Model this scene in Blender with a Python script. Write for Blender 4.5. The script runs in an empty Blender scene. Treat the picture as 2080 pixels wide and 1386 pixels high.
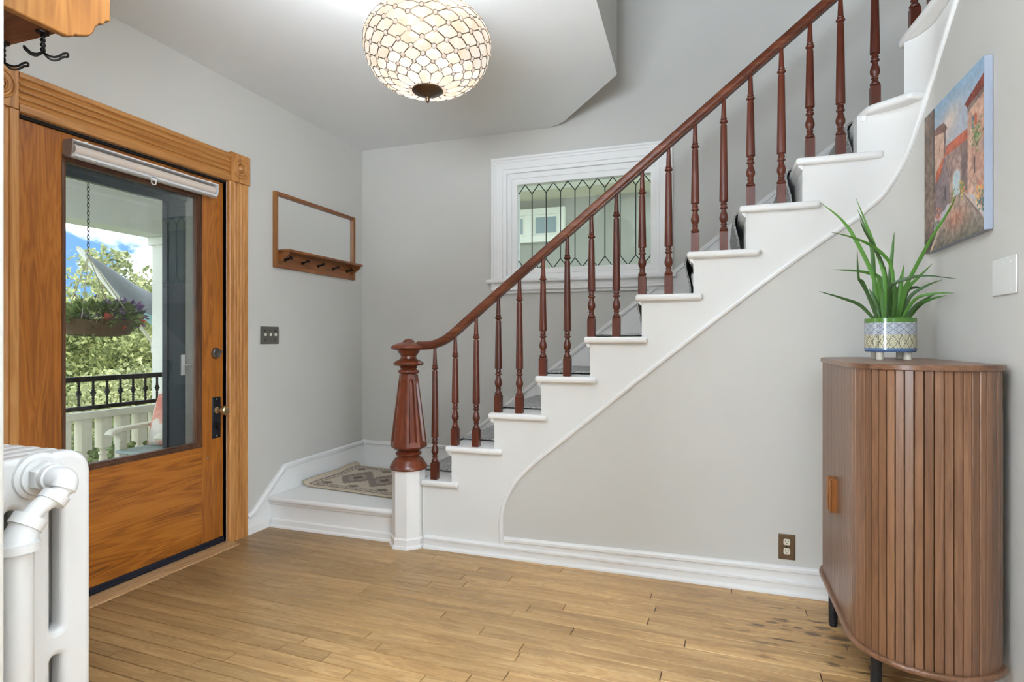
import bpy, bmesh, math, random
import numpy as np
from mathutils import Vector, Matrix
random.seed(7); RNG = np.random.default_rng(7)
S = bpy.context.scene
COL = S.collection
PI = math.pi

# ------------------------------------------------------------------ camera
YAW = math.radians(19.25)
cd = bpy.data.cameras.new('camera'); cam = bpy.data.objects.new('camera', cd); COL.objects.link(cam)
cam.location = (0, 0, 1.2); cam.rotation_euler = (PI/2, 0, YAW)
cd.sensor_width = 36; cd.lens = 1185.5/2080*36; cd.clip_start = .02; cd.clip_end = 300
S.camera = cam

# ------------------------------------------------------------------ colour helpers, view, sky, lights
def lin(c):
    c = c/255
    return c/12.92 if c <= .04045 else ((c+.055)/1.055)**2.4
def rgb(r, g, b): return (lin(r), lin(g), lin(b), 1)

S.view_settings.view_transform = 'Standard'; S.view_settings.look = 'None'
S.view_settings.exposure = 0.42; S.view_settings.gamma = 1; S.view_settings.use_curve_mapping = False

W = bpy.data.worlds.new('world'); S.world = W; W.use_nodes = True
nt = W.node_tree; nt.nodes.clear()
def wn(t): return nt.nodes.new(t)
wo = wn('ShaderNodeOutputWorld'); bg = wn('ShaderNodeBackground'); tc = wn('ShaderNodeTexCoord')
mp = wn('ShaderNodeMapping'); mp.inputs['Scale'].default_value = (3.2, 3.2, 7)
ns = wn('ShaderNodeTexNoise'); ns.inputs['Scale'].default_value = 1.6; ns.inputs['Detail'].default_value = 8
rp = wn('ShaderNodeValToRGB'); rp.color_ramp.elements[0].position = .47; rp.color_ramp.elements[1].position = .68
mx = wn('ShaderNodeMix'); mx.data_type = 'RGBA'
mx.inputs[6].default_value = (.09, .19, .37, 1); mx.inputs[7].default_value = (3.0, 3.0, 3.0, 1)
nt.links.new(tc.outputs['Generated'], mp.inputs['Vector']); nt.links.new(mp.outputs[0], ns.inputs['Vector'])
nt.links.new(ns.outputs['Fac'], rp.inputs[0]); nt.links.new(rp.outputs[0], mx.inputs[0])
nt.links.new(mx.outputs[2], bg.inputs[0]); bg.inputs[1].default_value = 2.5
nt.links.new(bg.outputs[0], wo.inputs[0])

def light(name, kind, loc, energy, color=(1, 1, 1), size=1, sizey=None, to=None, radius=None):
    l = bpy.data.lights.new(name, kind); o = bpy.data.objects.new(name, l); COL.objects.link(o)
    o.location = loc; l.energy = energy; l.color = color
    if kind == 'AREA':
        l.shape = 'RECTANGLE'; l.size = size; l.size_y = sizey or size
    if radius is not None: l.shadow_soft_size = radius
    if to is not None: o.rotation_euler = (Vector(to)-Vector(loc)).to_track_quat('-Z', 'Y').to_euler()
    return o
sun = light('sun', 'SUN', (5, 0, 10), 4.5, (1, .95, .86), to=(-4, 4.5, 0)); sun.data.angle = math.radians(4)
# unseen area lights added to brighten the room evenly
light('rear_fill_light', 'AREA', (-2.70, -1.7, 1.35), 34, (.80, .90, 1), 1.1, 1.4, to=(.85, 2.3, 1.05)).data.spread = math.radians(90)  # fill added for the right wall, angled to match the plant's shadow
light('side_fill_light', 'AREA', (.80, -1.0, 1.35), 11, (.80, .90, 1), 1.3, 1.4, to=(-2.7, 2.7, .7))  # fill added to lift the left wall and landing; no window stands here
light('ceiling_bounce_fill', 'AREA', (-.45, -.40, 1.7), 200, (.76, .885, 1), 1.0, 1.0, to=(-.6, -.1, 2.76)).data.spread = math.radians(150)  # unseen area light added to brighten the ceiling and bounce into the room
light('hall_fill_light', 'AREA', (.83, .95, 1.05), 11, (.80, .90, 1), 1.2, 1.4, to=(-2.7, 2.75, .7)).data.spread = math.radians(68)  # narrow fill added for the lower left wall; no window in this wall
light('upstairs_fill_light', 'AREA', (1.2, 1.7, 4.9), 4, (.97, .98, 1), 1.2, 1.0, to=(.2, 3.6, 2.5))  # weak unseen fill added to brighten the stairwell from above

# ------------------------------------------------------------------ mesh helpers
WO = {}
class MB:
    def __init__(s): s.v = []; s.f = []; s.m = []; s.sm = []
    def add(s, vs, fs, mi=0, smooth=False):
        n = len(s.v); s.v += [tuple(p) for p in vs]
        for f in fs: s.f.append([i+n for i in f]); s.m.append(mi); s.sm.append(smooth)
        return s
    def box(s, x0, x1, y0, y1, z0, z1, mi=0):
        x0, x1 = min(x0, x1), max(x0, x1); y0, y1 = min(y0, y1), max(y0, y1); z0, z1 = min(z0, z1), max(z0, z1)
        v = [(x, y, z) for z in (z0, z1) for y in (y0, y1) for x in (x0, x1)]
        return s.add(v, [(0,2,3,1),(4,5,7,6),(0,1,5,4),(2,6,7,3),(0,4,6,2),(1,3,7,5)], mi)
    def prism(s, pts, ax, a, b, mi=0):
        def P(p, t):
            if ax == 'x': return (t, p[0], p[1])
            if ax == 'y': return (p[0], t, p[1])
            return (p[0], p[1], t)
        n = len(pts)
        v = [P(p, a) for p in pts]+[P(p, b) for p in pts]
        area = sum(pts[i][0]*pts[(i+1) % n][1]-pts[(i+1) % n][0]*pts[i][1] for i in range(n))
        flip = (area < 0) ^ (ax == 'y') ^ (b < a)
        fs = [tuple(range(n))[::-1], tuple(range(n, 2*n))]
        for i in range(n):
            j = (i+1) % n; fs.append((i, j, j+n, i+n))
        if flip: fs = [f[::-1] for f in fs]
        return s.add(v, fs, mi)
    def lathe(s, prof, c=(0, 0, 0), seg=24, axis=None, a0=0, mi=0, cap=True, smooth=True):
        M = Matrix.Identity(3)
        if axis is not None: M = Vector((0, 0, 1)).rotation_difference(Vector(axis)).to_matrix()
        c = Vector(c); v = []; fs = []
        for r, z in prof:
            for i in range(seg):
                a = a0+2*PI*i/seg
                v.append(c+M @ Vector((r*math.cos(a), r*math.sin(a), z)))
        for k in range(len(prof)-1):
            for i in range(seg):
                j = (i+1) % seg
                fs.append((k*seg+i, k*seg+j, (k+1)*seg+j, (k+1)*seg+i))
        s.add(v, fs, mi, smooth)
        if cap:
            s.add(v[:seg], [tuple(range(seg))[::-1]], mi); s.add(v[-seg:], [tuple(range(seg))], mi)
        return s
    def tube(s, pts, r, seg=10, closed=False, mi=0, smooth=True):
        pts = [Vector(p) for p in pts]; n = len(pts)
        rr = r if isinstance(r, (list, tuple)) else [r]*n
        up = None; v = []; fs = []
        for i, p in enumerate(pts):
            if closed: t = pts[(i+1) % n]-pts[i-1]
            else: t = pts[min(i+1, n-1)]-pts[max(i-1, 0)]
            t.normalize()
            if up is None:
                up = Vector((0, 0, 1)) if abs(t.z) < .9 else Vector((1, 0, 0))
            up = (up-t*up.dot(t)); up.normalize(); sd = t.cross(up)
            for k in range(seg):
                a = 2*PI*k/seg; v.append(p+(sd*math.cos(a)+up*math.sin(a))*rr[i])
        for i in range(n if closed else n-1):
            for k in range(seg):
                j = (k+1) % seg; q = (i+1) % n
                fs.append((i*seg+k, i*seg+j, q*seg+j, q*seg+k))
        s.add(v, fs, mi, smooth)
        if not closed:
            s.add(v[:seg], [tuple(range(seg))[::-1]], mi); s.add(v[-seg:], [tuple(range(seg))], mi)
        return s
    def sweep(s, path, sec, upv=(0, 0, 1), mi=0, smooth=True, cap=True):
        """sec: list of (side, up) offsets; the section stays square to the path"""
        path = [Vector(p) for p in path]; n = len(path); m = len(sec); v = []; fs = []
        for i, p in enumerate(path):
            t = (path[min(i+1, n-1)]-path[max(i-1, 0)]).normalized()
            u = Vector(upv); u = (u-t*u.dot(t)).normalized(); sd = t.cross(u)
            for a, b in sec: v.append(p+sd*a+u*b)
        for i in range(n-1):
            for k in range(m):
                j = (k+1) % m; fs.append((i*m+k, (i+1)*m+k, (i+1)*m+j, i*m+j))
        s.add(v, fs, mi, smooth)
        if cap: s.add(v[:m], [tuple(range(m))], mi); s.add(v[-m:], [tuple(range(m))[::-1]], mi)
        return s
    def xform(s, M, start=0):
        for i in range(start, len(s.v)): s.v[i] = tuple(M @ Vector(s.v[i]))
        return s

def tag(o, label=None, cat=None, group=None, kind=None):
    if label: o['label'] = label
    if cat: o['category'] = cat
    if group: o['group'] = group
    if kind: o['kind'] = kind
    return o
def thing(name, label, cat, loc=(0, 0, 0), group=None):
    o = bpy.data.objects.new(name, None); COL.objects.link(o); o.location = loc
    o.empty_display_size = .05; WO[o.name] = Vector(loc)
    return tag(o, label, cat, group)
def obj(name, mb, mat, parent=None, bevel=0, smooth=35, origin=None, bseg=2):
    vs = mb.v
    if origin is None:
        xs = [p[0] for p in vs]; ys = [p[1] for p in vs]; zs = [p[2] for p in vs]
        origin = ((min(xs)+max(xs))/2, (min(ys)+max(ys))/2, min(zs))
    og = Vector(origin)
    me = bpy.data.meshes.new(name)
    me.from_pydata([tuple(Vector(p)-og) for p in vs], [], mb.f)
    for m in (mat if isinstance(mat, (list, tuple)) else [mat]): me.materials.append(m)
    me.polygons.foreach_set('material_index', mb.m)
    me.polygons.foreach_set('use_smooth', [True]*len(mb.f) if smooth else mb.sm)
    if smooth: me.set_sharp_from_angle(angle=math.radians(smooth))
    me.update()
    o = bpy.data.objects.new(name, me); COL.objects.link(o)
    WO[o.name] = og
    if parent is not None:
        o.parent = parent; o.location = og-WO[parent.name]
    else: o.location = og
    if bevel:
        b = o.modifiers.new('bevel', 'BEVEL'); b.width = bevel; b.segments = bseg; b.limit_method = 'ANGLE'; b.angle_limit = math.radians(40)
    return o
def struct(name, mb, mat, parent=None, **k):
    o = obj(name, mb, mat, parent, **k)
    if parent is None: o['kind'] = 'structure'
    return o
def copyto(o, parent, loc, name=None, rotz=None):
    c = o.copy(); COL.objects.link(c); c.parent = parent; c.location = loc
    if rotz is not None: c.rotation_euler = (0, 0, rotz)
    WO[c.name] = Vector(loc)+(WO[parent.name] if parent is not None else Vector())
    return c

# ------------------------------------------------------------------ materials
def base(name, col, rough=.5, metal=0, spec=.5):
    m = bpy.data.materials.new(name); m.use_nodes = True
    b = m.node_tree.nodes['Principled BSDF']
    b.inputs['Base Color'].default_value = col; b.inputs['Roughness'].default_value = rough
    b.inputs['Metallic'].default_value = metal; b.inputs['Specular IOR Level'].default_value = spec
    return m, m.node_tree, b
def paint(name, col, rough=.5, bump=.05, scale=60, spec=.4, mott=.03):
    m, t, b = base(name, col, rough, 0, spec)
    N = t.nodes.new; L = t.links.new
    g = N('ShaderNodeNewGeometry')
    n = N('ShaderNodeTexNoise'); n.inputs['Scale'].default_value = scale; n.inputs['Detail'].default_value = 4
    L(g.outputs['Position'], n.inputs['Vector'])
    bp = N('ShaderNodeBump'); bp.inputs['Strength'].default_value = bump; bp.inputs['Distance'].default_value = .004
    L(n.outputs['Fac'], bp.inputs['Height']); L(bp.outputs[0], b.inputs['Normal'])
    n2 = N('ShaderNodeTexNoise'); n2.inputs['Scale'].default_value = 2.5; n2.inputs['Detail'].default_value = 3
    L(g.outputs['Position'], n2.inputs['Vector'])
    mxx = N('ShaderNodeMix'); mxx.data_type = 'RGBA'
    mxx.inputs[6].default_value = tuple(c*(1-mott) for c in col[:3])+(1,); mxx.inputs[7].default_value = tuple(min(1, c*(1+mott)) for c in col[:3])+(1,)
    L(n2.outputs['Fac'], mxx.inputs[0]); L(mxx.outputs[2], b.inputs['Base Color'])
    return m
def metal(name, col, rough=.35):
    m, t, b = base(name, col, rough, 1)
    n = t.nodes.new('ShaderNodeTexNoise'); n.inputs['Scale'].default_value = 90
    g = t.nodes.new('ShaderNodeTexCoord'); t.links.new(g.outputs['Object'], n.inputs['Vector'])
    mr = t.nodes.new('ShaderNodeMapRange'); mr.inputs['To Min'].default_value = rough*.8; mr.inputs['To Max'].default_value = rough*1.25
    t.links.new(n.outputs['Fac'], mr.inputs[0]); t.links.new(mr.outputs[0], b.inputs['Roughness'])
    return m
def wood(name, dark, mid, light_, axis='z', rough=.35, fine=90, coarse=9, vary=.0, spec=.5, rings=.5, coat=0, contrast=1, stretch=.05):
    m, t, b = base(name, mid, rough, 0, spec)
    N = t.nodes.new; L = t.links.new
    tcx = N('ShaderNodeTexCoord'); oi = N('ShaderNodeObjectInfo')
    mul = N('ShaderNodeVectorMath'); mul.operation = 'SCALE'; mul.inputs['Scale'].default_value = 17.3
    cmb = N('ShaderNodeCombineXYZ')
    for i in range(3): L(oi.outputs['Random'], cmb.inputs[i])
    L(cmb.outputs[0], mul.inputs[0])
    ad = N('ShaderNodeVectorMath'); ad.operation = 'ADD'; L(tcx.outputs['Object'], ad.inputs[0]); L(mul.outputs[0], ad.inputs[1])
    def noise(sc, detail, dist=0, st=stretch):
        mpx = N('ShaderNodeMapping'); v = [sc]*3; v['xyz'.index(axis)] = sc*st; mpx.inputs['Scale'].default_value = v
        L(ad.outputs[0], mpx.inputs['Vector'])
        nn = N('ShaderNodeTexNoise'); nn.inputs['Scale'].default_value = 1; nn.inputs['Detail'].default_value = detail; nn.inputs['Distortion'].default_value = dist
        L(mpx.outputs[0], nn.inputs['Vector']); return nn
    c = noise(coarse, 3, .6, stretch*1.6); f = noise(fine, 4)
    # growth rings: sine of the coarse field
    sn = N('ShaderNodeMath'); sn.operation = 'MULTIPLY'; sn.inputs[1].default_value = 75; L(c.outputs['Fac'], sn.inputs[0])
    s2 = N('ShaderNodeMath'); s2.operation = 'SINE'; L(sn.outputs[0], s2.inputs[0])
    s3 = N('ShaderNodeMath'); s3.operation = 'MULTIPLY_ADD'; s3.inputs[1].default_value = .16*rings; s3.inputs[2].default_value = 0; L(s2.outputs[0], s3.inputs[0])
    a1 = N('ShaderNodeMath'); a1.operation = 'MULTIPLY_ADD'; a1.inputs[1].default_value = .75*contrast; L(c.outputs['Fac'], a1.inputs[0])
    a1.inputs[2].default_value = .5-.375*contrast-.25*contrast
    a2 = N('ShaderNodeMath'); a2.operation = 'MULTIPLY_ADD'; a2.inputs[1].default_value = .5*contrast; L(f.outputs['Fac'], a2.inputs[0]); L(a1.outputs[0], a2.inputs[2])
    a3 = N('ShaderNodeMath'); a3.operation = 'ADD'; L(a2.outputs[0], a3.inputs[0]); L(s3.outputs[0], a3.inputs[1])
    r = N('ShaderNodeValToRGB'); e = r.color_ramp.elements
    e[0].position = .25; e[0].color = dark; e[1].position = .75; e[1].color = light_
    k = r.color_ramp.elements.new(.5); k.color = mid
    L(a3.outputs[0], r.inputs[0])
    hs = N('ShaderNodeHueSaturation'); L(r.outputs[0], hs.inputs['Color'])
    mrn = N('ShaderNodeMapRange'); mrn.inputs['To Min'].default_value = 1-vary; mrn.inputs['To Max'].default_value = 1+vary
    L(oi.outputs['Random'], mrn.inputs[0]); L(mrn.outputs[0], hs.inputs['Value'])
    L(hs.outputs[0], b.inputs['Base Color'])
    bp = N('ShaderNodeBump'); bp.inputs['Strength'].default_value = .12; bp.inputs['Distance'].default_value = .0015
    L(a3.outputs[0], bp.inputs['Height']); L(bp.outputs[0], b.inputs['Normal'])
    if coat: b.inputs['Coat Weight'].default_value = coat; b.inputs['Coat Roughness'].default_value = .15
    m['hs'] = hs.name
    return m
def vcol(name, rough=.8, bump=0, scale=300, spec=.3):
    m, t, b = base(name, (.5, .5, .5, 1), rough, 0, spec)
    a = t.nodes.new('ShaderNodeVertexColor'); a.layer_name = 'paint'
    t.links.new(a.outputs['Color'], b.inputs['Base Color'])
    if bump:
        n = t.nodes.new('ShaderNodeTexNoise'); n.inputs['Scale'].default_value = scale
        tc_ = t.nodes.new('ShaderNodeTexCoord'); t.links.new(tc_.outputs['Object'], n.inputs['Vector'])
        bp = t.nodes.new('ShaderNodeBump'); bp.inputs['Strength'].default_value = bump; bp.inputs['Distance'].default_value = .003
        t.links.new(n.outputs['Fac'], bp.inputs['Height']); t.links.new(bp.outputs[0], b.inputs['Normal'])
    return m
def glass(name, tint=(1, 1, 1, 1), refl=.06, rough=0.0):
    m = bpy.data.materials.new(name); m.use_nodes = True; t = m.node_tree; t.nodes.clear()
    o = t.nodes.new('ShaderNodeOutputMaterial'); tr = t.nodes.new('ShaderNodeBsdfTransparent'); gl = t.nodes.new('ShaderNodeBsdfGlossy')
    tr.inputs[0].default_value = tint; gl.inputs['Roughness'].default_value = rough
    fr = t.nodes.new('ShaderNodeFresnel'); fr.inputs[0].default_value = 1.45
    mlt = t.nodes.new('ShaderNodeMath'); mlt.operation = 'MULTIPLY'; mlt.inputs[1].default_value = refl/.04
    t.links.new(fr.outputs[0], mlt.inputs[0])
    mi_ = t.nodes.new('ShaderNodeMixShader'); t.links.new(mlt.outputs[0], mi_.inputs[0]); t.links.new(tr.outputs[0], mi_.inputs[1]); t.links.new(gl.outputs[0], mi_.inputs[2])
    t.links.new(mi_.outputs[0], o.inputs[0])
    return m

M = {}
M['wall'] = paint('wall_paint', rgb(203, 200, 194), .62, .06, 45)
M['trim'] = paint('trim_paint', rgb(240, 239, 237), .38, .05, 25, .5)
M['panel'] = paint('stair_panel_paint', rgb(230, 229, 226), .5, .10, 14, .45)
M['ceil'] = paint('ceiling_paint', rgb(232, 232, 231), .7, .03, 40)
M['cast'] = paint('radiator_enamel', rgb(214, 213, 211), .32, .12, 55, .5)
M['door'] = wood('door_oak', rgb(118, 64, 20), rgb(158, 93, 31), rgb(178, 112, 44), 'z', .38, 110, 12, .03, .45, .5, 0, .8)
M['doorh'] = wood('door_oak_horizontal', rgb(112, 60, 17), rgb(162, 95, 29), rgb(182, 114, 43), 'y', .38, 110, 8, .03, .45, .6, 0, .9)
M['case'] = wood('casing_pine', rgb(152, 98, 46), rgb(184, 126, 67), rgb(199, 144, 84), 'z', .38, 80, 9, .04, .5, .5)
M['caseh'] = wood('casing_pine_horizontal', rgb(152, 98, 46), rgb(184, 126, 67), rgb(199, 144, 84), 'y', .38, 80, 9, .04, .5, .5)
M['shelfw'] = wood('shelf_pine', rgb(116, 70, 29), rgb(140, 90, 41), rgb(157, 107, 54), 'z', .38, 70, 8, .04, .5, .5)
M['bead'] = wood('dark_bead', rgb(58, 34, 22), rgb(84, 52, 34), rgb(110, 72, 48), 'z', .35)
M['mahog'] = wood('mahogany', rgb(60, 24, 14), rgb(88, 40, 25), rgb(112, 57, 38), 'z', .34, 120, 14, .22, .45, .2, 0, .8)
M['mahogr'] = wood('mahogany_rail', rgb(66, 30, 17), rgb(100, 52, 32), rgb(130, 78, 52), 'x', .36, 110, 12, .04, .4, .35, .08)
M['newel'] = wood('newel_mahogany', rgb(72, 29, 15), rgb(106, 49, 27), rgb(134, 72, 44), 'z', .28, 90, 10, 0, .5, .2, .1, .8)
M['oakhook'] = wood('honey_oak', rgb(96, 52, 20), rgb(132, 78, 36), rgb(158, 98, 50), 'y', .35, 110, 10, .04, .5, .5, .1)
M['walnut'] = wood('walnut', rgb(80, 52, 35), rgb(112, 77, 53), rgb(134, 97, 70), 'z', .34, 160, 22, .15, .6, .3, 0, .75, .03)
M['walnuty'] = wood('walnut_top', rgb(80, 52, 36), rgb(112, 77, 54), rgb(132, 96, 70), 'y', .3, 150, 16, .0, .5, .4)
M['black'] = metal('black_iron', (.03, .028, .026, 1), .45)
M['blackp'] = paint('black_powder_coat', rgb(30, 31, 35), .4, .03)
M['bronze'] = metal('aged_bronze', (.23, .17, .11, 1), .38)
M['brass'] = metal('brass', (.62, .48, .26, 1), .28)
M['pewter'] = metal('pewter', (.25, .24, .22, 1), .3)
M['navyiron'] = metal('blued_iron', (.06, .07, .09, 1), .4)
M['navy'] = paint('navy_rubber', rgb(22, 27, 40), .45, .02)
M['alu'] = paint('white_aluminium', rgb(216, 214, 213), .35, .02)
M['taupe'] = paint('taupe_plastic', rgb(142, 124, 114), .45, .02)
M['cloth'] = paint('blind_fabric', rgb(206, 190, 177), .85, .15, 400)
M['white'] = paint('white_plastic', rgb(224, 223, 220), .35, .01)
M['ivory'] = paint('ivory_plastic', rgb(222, 217, 198), .35, .01)
M['slot'] = paint('dark_slot', rgb(28, 24, 20), .6, .01)
M['slate'] = paint('slate_blue_paint', rgb(66, 76, 83), .25, .04, 30, .6, .12)
M['extwhite'] = paint('porch_white_paint', rgb(238, 237, 230), .55, .05)
M['cream'] = paint('cream_paint', rgb(222, 216, 196), .55, .05)
M['extbeam'] = paint('porch_beam_paint', rgb(230, 230, 226), .6, .05)
M['glass'] = glass('clear_glass', (.98, .99, .98, 1), .02)
M['glassg'] = glass('old_green_glass', (.90, .95, .90, 1), .008)
M['lead'] = paint('lead_came', rgb(38, 40, 38), .5, .05)
m, t, b = base('mirror', (.86, .87, .86, 1), .02, 1); M['mirror'] = m
# ------------------------------------------------------------------ floor: separate planks over a dark subfloor
fm, ft, fb = base('floor_maple', rgb(190, 150, 100), .38, 0, .45)
def floor_material():
    N = ft.nodes.new; L = ft.links.new
    tcx = N('ShaderNodeTexCoord'); oi = N('ShaderNodeObjectInfo'); geo = N('ShaderNodeNewGeometry')
    cmb = N('ShaderNodeCombineXYZ')
    for i in range(3): L(oi.outputs['Random'], cmb.inputs[i])
    sc = N('ShaderNodeVectorMath'); sc.operation = 'SCALE'; sc.inputs['Scale'].default_value = 23; L(cmb.outputs[0], sc.inputs[0])
    ad = N('ShaderNodeVectorMath'); ad.operation = 'ADD'; L(tcx.outputs['Object'], ad.inputs[0]); L(sc.outputs[0], ad.inputs[1])
    def nz(src, scale, det, dist=0):
        mp_ = N('ShaderNodeMapping'); mp_.inputs['Scale'].default_value = scale; L(src, mp_.inputs['Vector'])
        n_ = N('ShaderNodeTexNoise'); n_.inputs['Scale'].default_value = 1; n_.inputs['Detail'].default_value = det; n_.inputs['Distortion'].default_value = dist
        L(mp_.outputs[0], n_.inputs['Vector']); return n_
    c = nz(ad.outputs[0], (1.8, 16, 16), 3, 1.0); f = nz(ad.outputs[0], (7, 190, 190), 3)
    m1 = N('ShaderNodeMath'); m1.operation = 'MULTIPLY'; m1.inputs[1].default_value = 60; L(c.outputs['Fac'], m1.inputs[0])
    s1 = N('ShaderNodeMath'); s1.operation = 'SINE'; L(m1.outputs[0], s1.inputs[0])
    s2 = N('ShaderNodeMath'); s2.operation = 'MULTIPLY_ADD'; s2.inputs[1].default_value = .07; s2.inputs[2].default_value = .0; L(s1.outputs[0], s2.inputs[0])
    a = N('ShaderNodeMath'); a.operation = 'MULTIPLY_ADD'; a.inputs[1].default_value = .34; L(f.outputs['Fac'], a.inputs[0]); L(s2.outputs[0], a.inputs[2])
    a2 = N('ShaderNodeMath'); a2.operation = 'MULTIPLY_ADD'; a2.inputs[1].default_value = .66; L(c.outputs['Fac'], a2.inputs[0]); L(a.outputs[0], a2.inputs[2])
    r = N('ShaderNodeValToRGB'); e = r.color_ramp.elements
    e[0].position = .3; e[0].color = rgb(162, 124, 80); e[1].position = .68; e[1].color = rgb(204, 166, 116)
    k = e.new(.5); k.color = rgb(184, 145, 95)
    L(a2.outputs[0], r.inputs[0])
    # worn traffic patches, world-fixed
    w = nz(geo.outputs['Position'], (1.5, 1.9, 1), 4, .4)
    wr = N('ShaderNodeMapRange'); wr.inputs['From Min'].default_value = .35; wr.inputs['From Max'].default_value = .65; wr.inputs['To Min'].default_value = .86; wr.inputs['To Max'].default_value = 1.06; L(w.outputs['Fac'], wr.inputs[0])
    vr = N('ShaderNodeMapRange'); vr.inputs['To Min'].default_value = .85; vr.inputs['To Max'].default_value = 1.11; L(oi.outputs['Random'], vr.inputs[0])
    # grime from the entrance, fading into the room
    sx = N('ShaderNodeSeparateXYZ'); L(geo.outputs['Position'], sx.inputs[0])
    dn = nz(geo.outputs['Position'], (3, 2, 1), 5, .3)
    dx = N('ShaderNodeMath'); dx.operation = 'MULTIPLY_ADD'; dx.inputs[1].default_value = .8; L(dn.outputs['Fac'], dx.inputs[0]); L(sx.outputs['X'], dx.inputs[2])
    dr = N('ShaderNodeMapRange'); dr.inputs['From Min'].default_value = -2.3; dr.inputs['From Max'].default_value = -.3; dr.inputs['To Min'].default_value = .66; dr.inputs['To Max'].default_value = 1; L(dx.outputs[0], dr.inputs[0])
    v1 = N('ShaderNodeMath'); v1.operation = 'MULTIPLY'; L(wr.outputs[0], v1.inputs[0]); L(vr.outputs[0], v1.inputs[1])
    v2 = N('ShaderNodeMath'); v2.operation = 'MULTIPLY'; L(v1.outputs[0], v2.inputs[0]); L(dr.outputs[0], v2.inputs[1])
    hs = N('ShaderNodeHueSaturation'); L(r.outputs[0], hs.inputs['Color']); L(v2.outputs[0], hs.inputs['Value'])
    # old dark stains under and beside the cabinet
    prev = hs.outputs[0]
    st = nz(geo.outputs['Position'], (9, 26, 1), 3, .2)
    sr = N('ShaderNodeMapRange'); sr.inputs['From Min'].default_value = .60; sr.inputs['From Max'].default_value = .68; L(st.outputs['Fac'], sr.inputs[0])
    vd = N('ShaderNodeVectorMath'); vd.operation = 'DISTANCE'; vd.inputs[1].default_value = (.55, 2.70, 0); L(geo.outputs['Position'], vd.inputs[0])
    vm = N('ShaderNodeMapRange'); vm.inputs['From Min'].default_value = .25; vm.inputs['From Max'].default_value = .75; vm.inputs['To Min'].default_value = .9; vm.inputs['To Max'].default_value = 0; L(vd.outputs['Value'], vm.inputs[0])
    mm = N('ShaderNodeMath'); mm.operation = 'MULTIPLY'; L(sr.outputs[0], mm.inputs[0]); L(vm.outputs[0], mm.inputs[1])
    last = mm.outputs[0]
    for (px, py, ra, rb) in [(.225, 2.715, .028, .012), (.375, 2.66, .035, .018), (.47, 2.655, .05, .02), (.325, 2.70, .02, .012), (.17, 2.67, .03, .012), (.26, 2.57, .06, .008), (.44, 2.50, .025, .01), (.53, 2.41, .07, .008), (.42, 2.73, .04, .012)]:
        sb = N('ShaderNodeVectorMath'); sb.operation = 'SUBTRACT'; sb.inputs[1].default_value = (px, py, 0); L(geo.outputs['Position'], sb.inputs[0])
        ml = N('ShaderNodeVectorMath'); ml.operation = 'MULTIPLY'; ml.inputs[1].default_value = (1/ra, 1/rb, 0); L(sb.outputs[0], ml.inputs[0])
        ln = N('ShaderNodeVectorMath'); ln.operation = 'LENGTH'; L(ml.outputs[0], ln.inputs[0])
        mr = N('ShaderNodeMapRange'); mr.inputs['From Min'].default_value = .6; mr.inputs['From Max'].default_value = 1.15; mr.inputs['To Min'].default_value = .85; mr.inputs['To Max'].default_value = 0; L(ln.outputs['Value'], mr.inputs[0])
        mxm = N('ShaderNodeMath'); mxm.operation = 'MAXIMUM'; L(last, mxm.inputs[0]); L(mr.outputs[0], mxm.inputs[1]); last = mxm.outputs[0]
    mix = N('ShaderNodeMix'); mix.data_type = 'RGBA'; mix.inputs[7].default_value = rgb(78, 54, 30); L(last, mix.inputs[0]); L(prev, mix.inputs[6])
    L(mix.outputs[2], fb.inputs['Base Color'])
    bp = N('ShaderNodeBump'); bp.inputs['Strength'].default_value = .08; bp.inputs['Distance'].default_value = .001; L(f.outputs['Fac'], bp.inputs['Height']); L(bp.outputs[0], fb.inputs['Normal'])
floor_material(); M['floor'] = fm
M['sub'] = paint('subfloor_dark', rgb(60, 44, 30), .9, .02)

fl = struct('floor', MB().box(-2.9, 1.0, -4.3, 4.3, -.08, -.006), M['sub'], origin=(0, 0, 0))
ANG = math.radians(-1.8); du = Vector((math.cos(ANG), math.sin(ANG), 0)); dv = Vector((-math.sin(ANG), math.cos(ANG), 0))
WPL = .066
def uvw(x, y): p = Vector((x, y, 0)); return p.dot(du), p.dot(dv)
seen = [(845,1147),(950,1144),(759,1197),(966.5,1218),(931,1311),(854,1335),(706,1346),(631,1351.6),(480,1234.6),(1097,1176),(1146.5,1172),(1051.6,1205),(1152,1209),(1062,1266),(1040,1313.6),(1301,1325),(1302,1258),(1341.6,1187.7),(1622.5,1265),(1594.7,1338)]
joints = {}
for x, y in [(-1.661,2.763),(-1.215,2.728),(-1.594,2.409),(-.914,2.257),(-.83,1.91),(-.985,1.82),(-1.397,1.853),(-1.607,1.861),(-2.127,2.331),(-.792,2.531),(-.646,2.535),(-.849,2.411),(-.56,2.381),(-.72,2.138),(-.71,1.943),(-.214,1.901),(-.187,2.134),(-.115,2.426),(.32,2.157),(.262,1.897)]:
    u, v = uvw(x, y); joints.setdefault(int(math.floor(v/WPL)), []).append(u)
plank = {}
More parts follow.
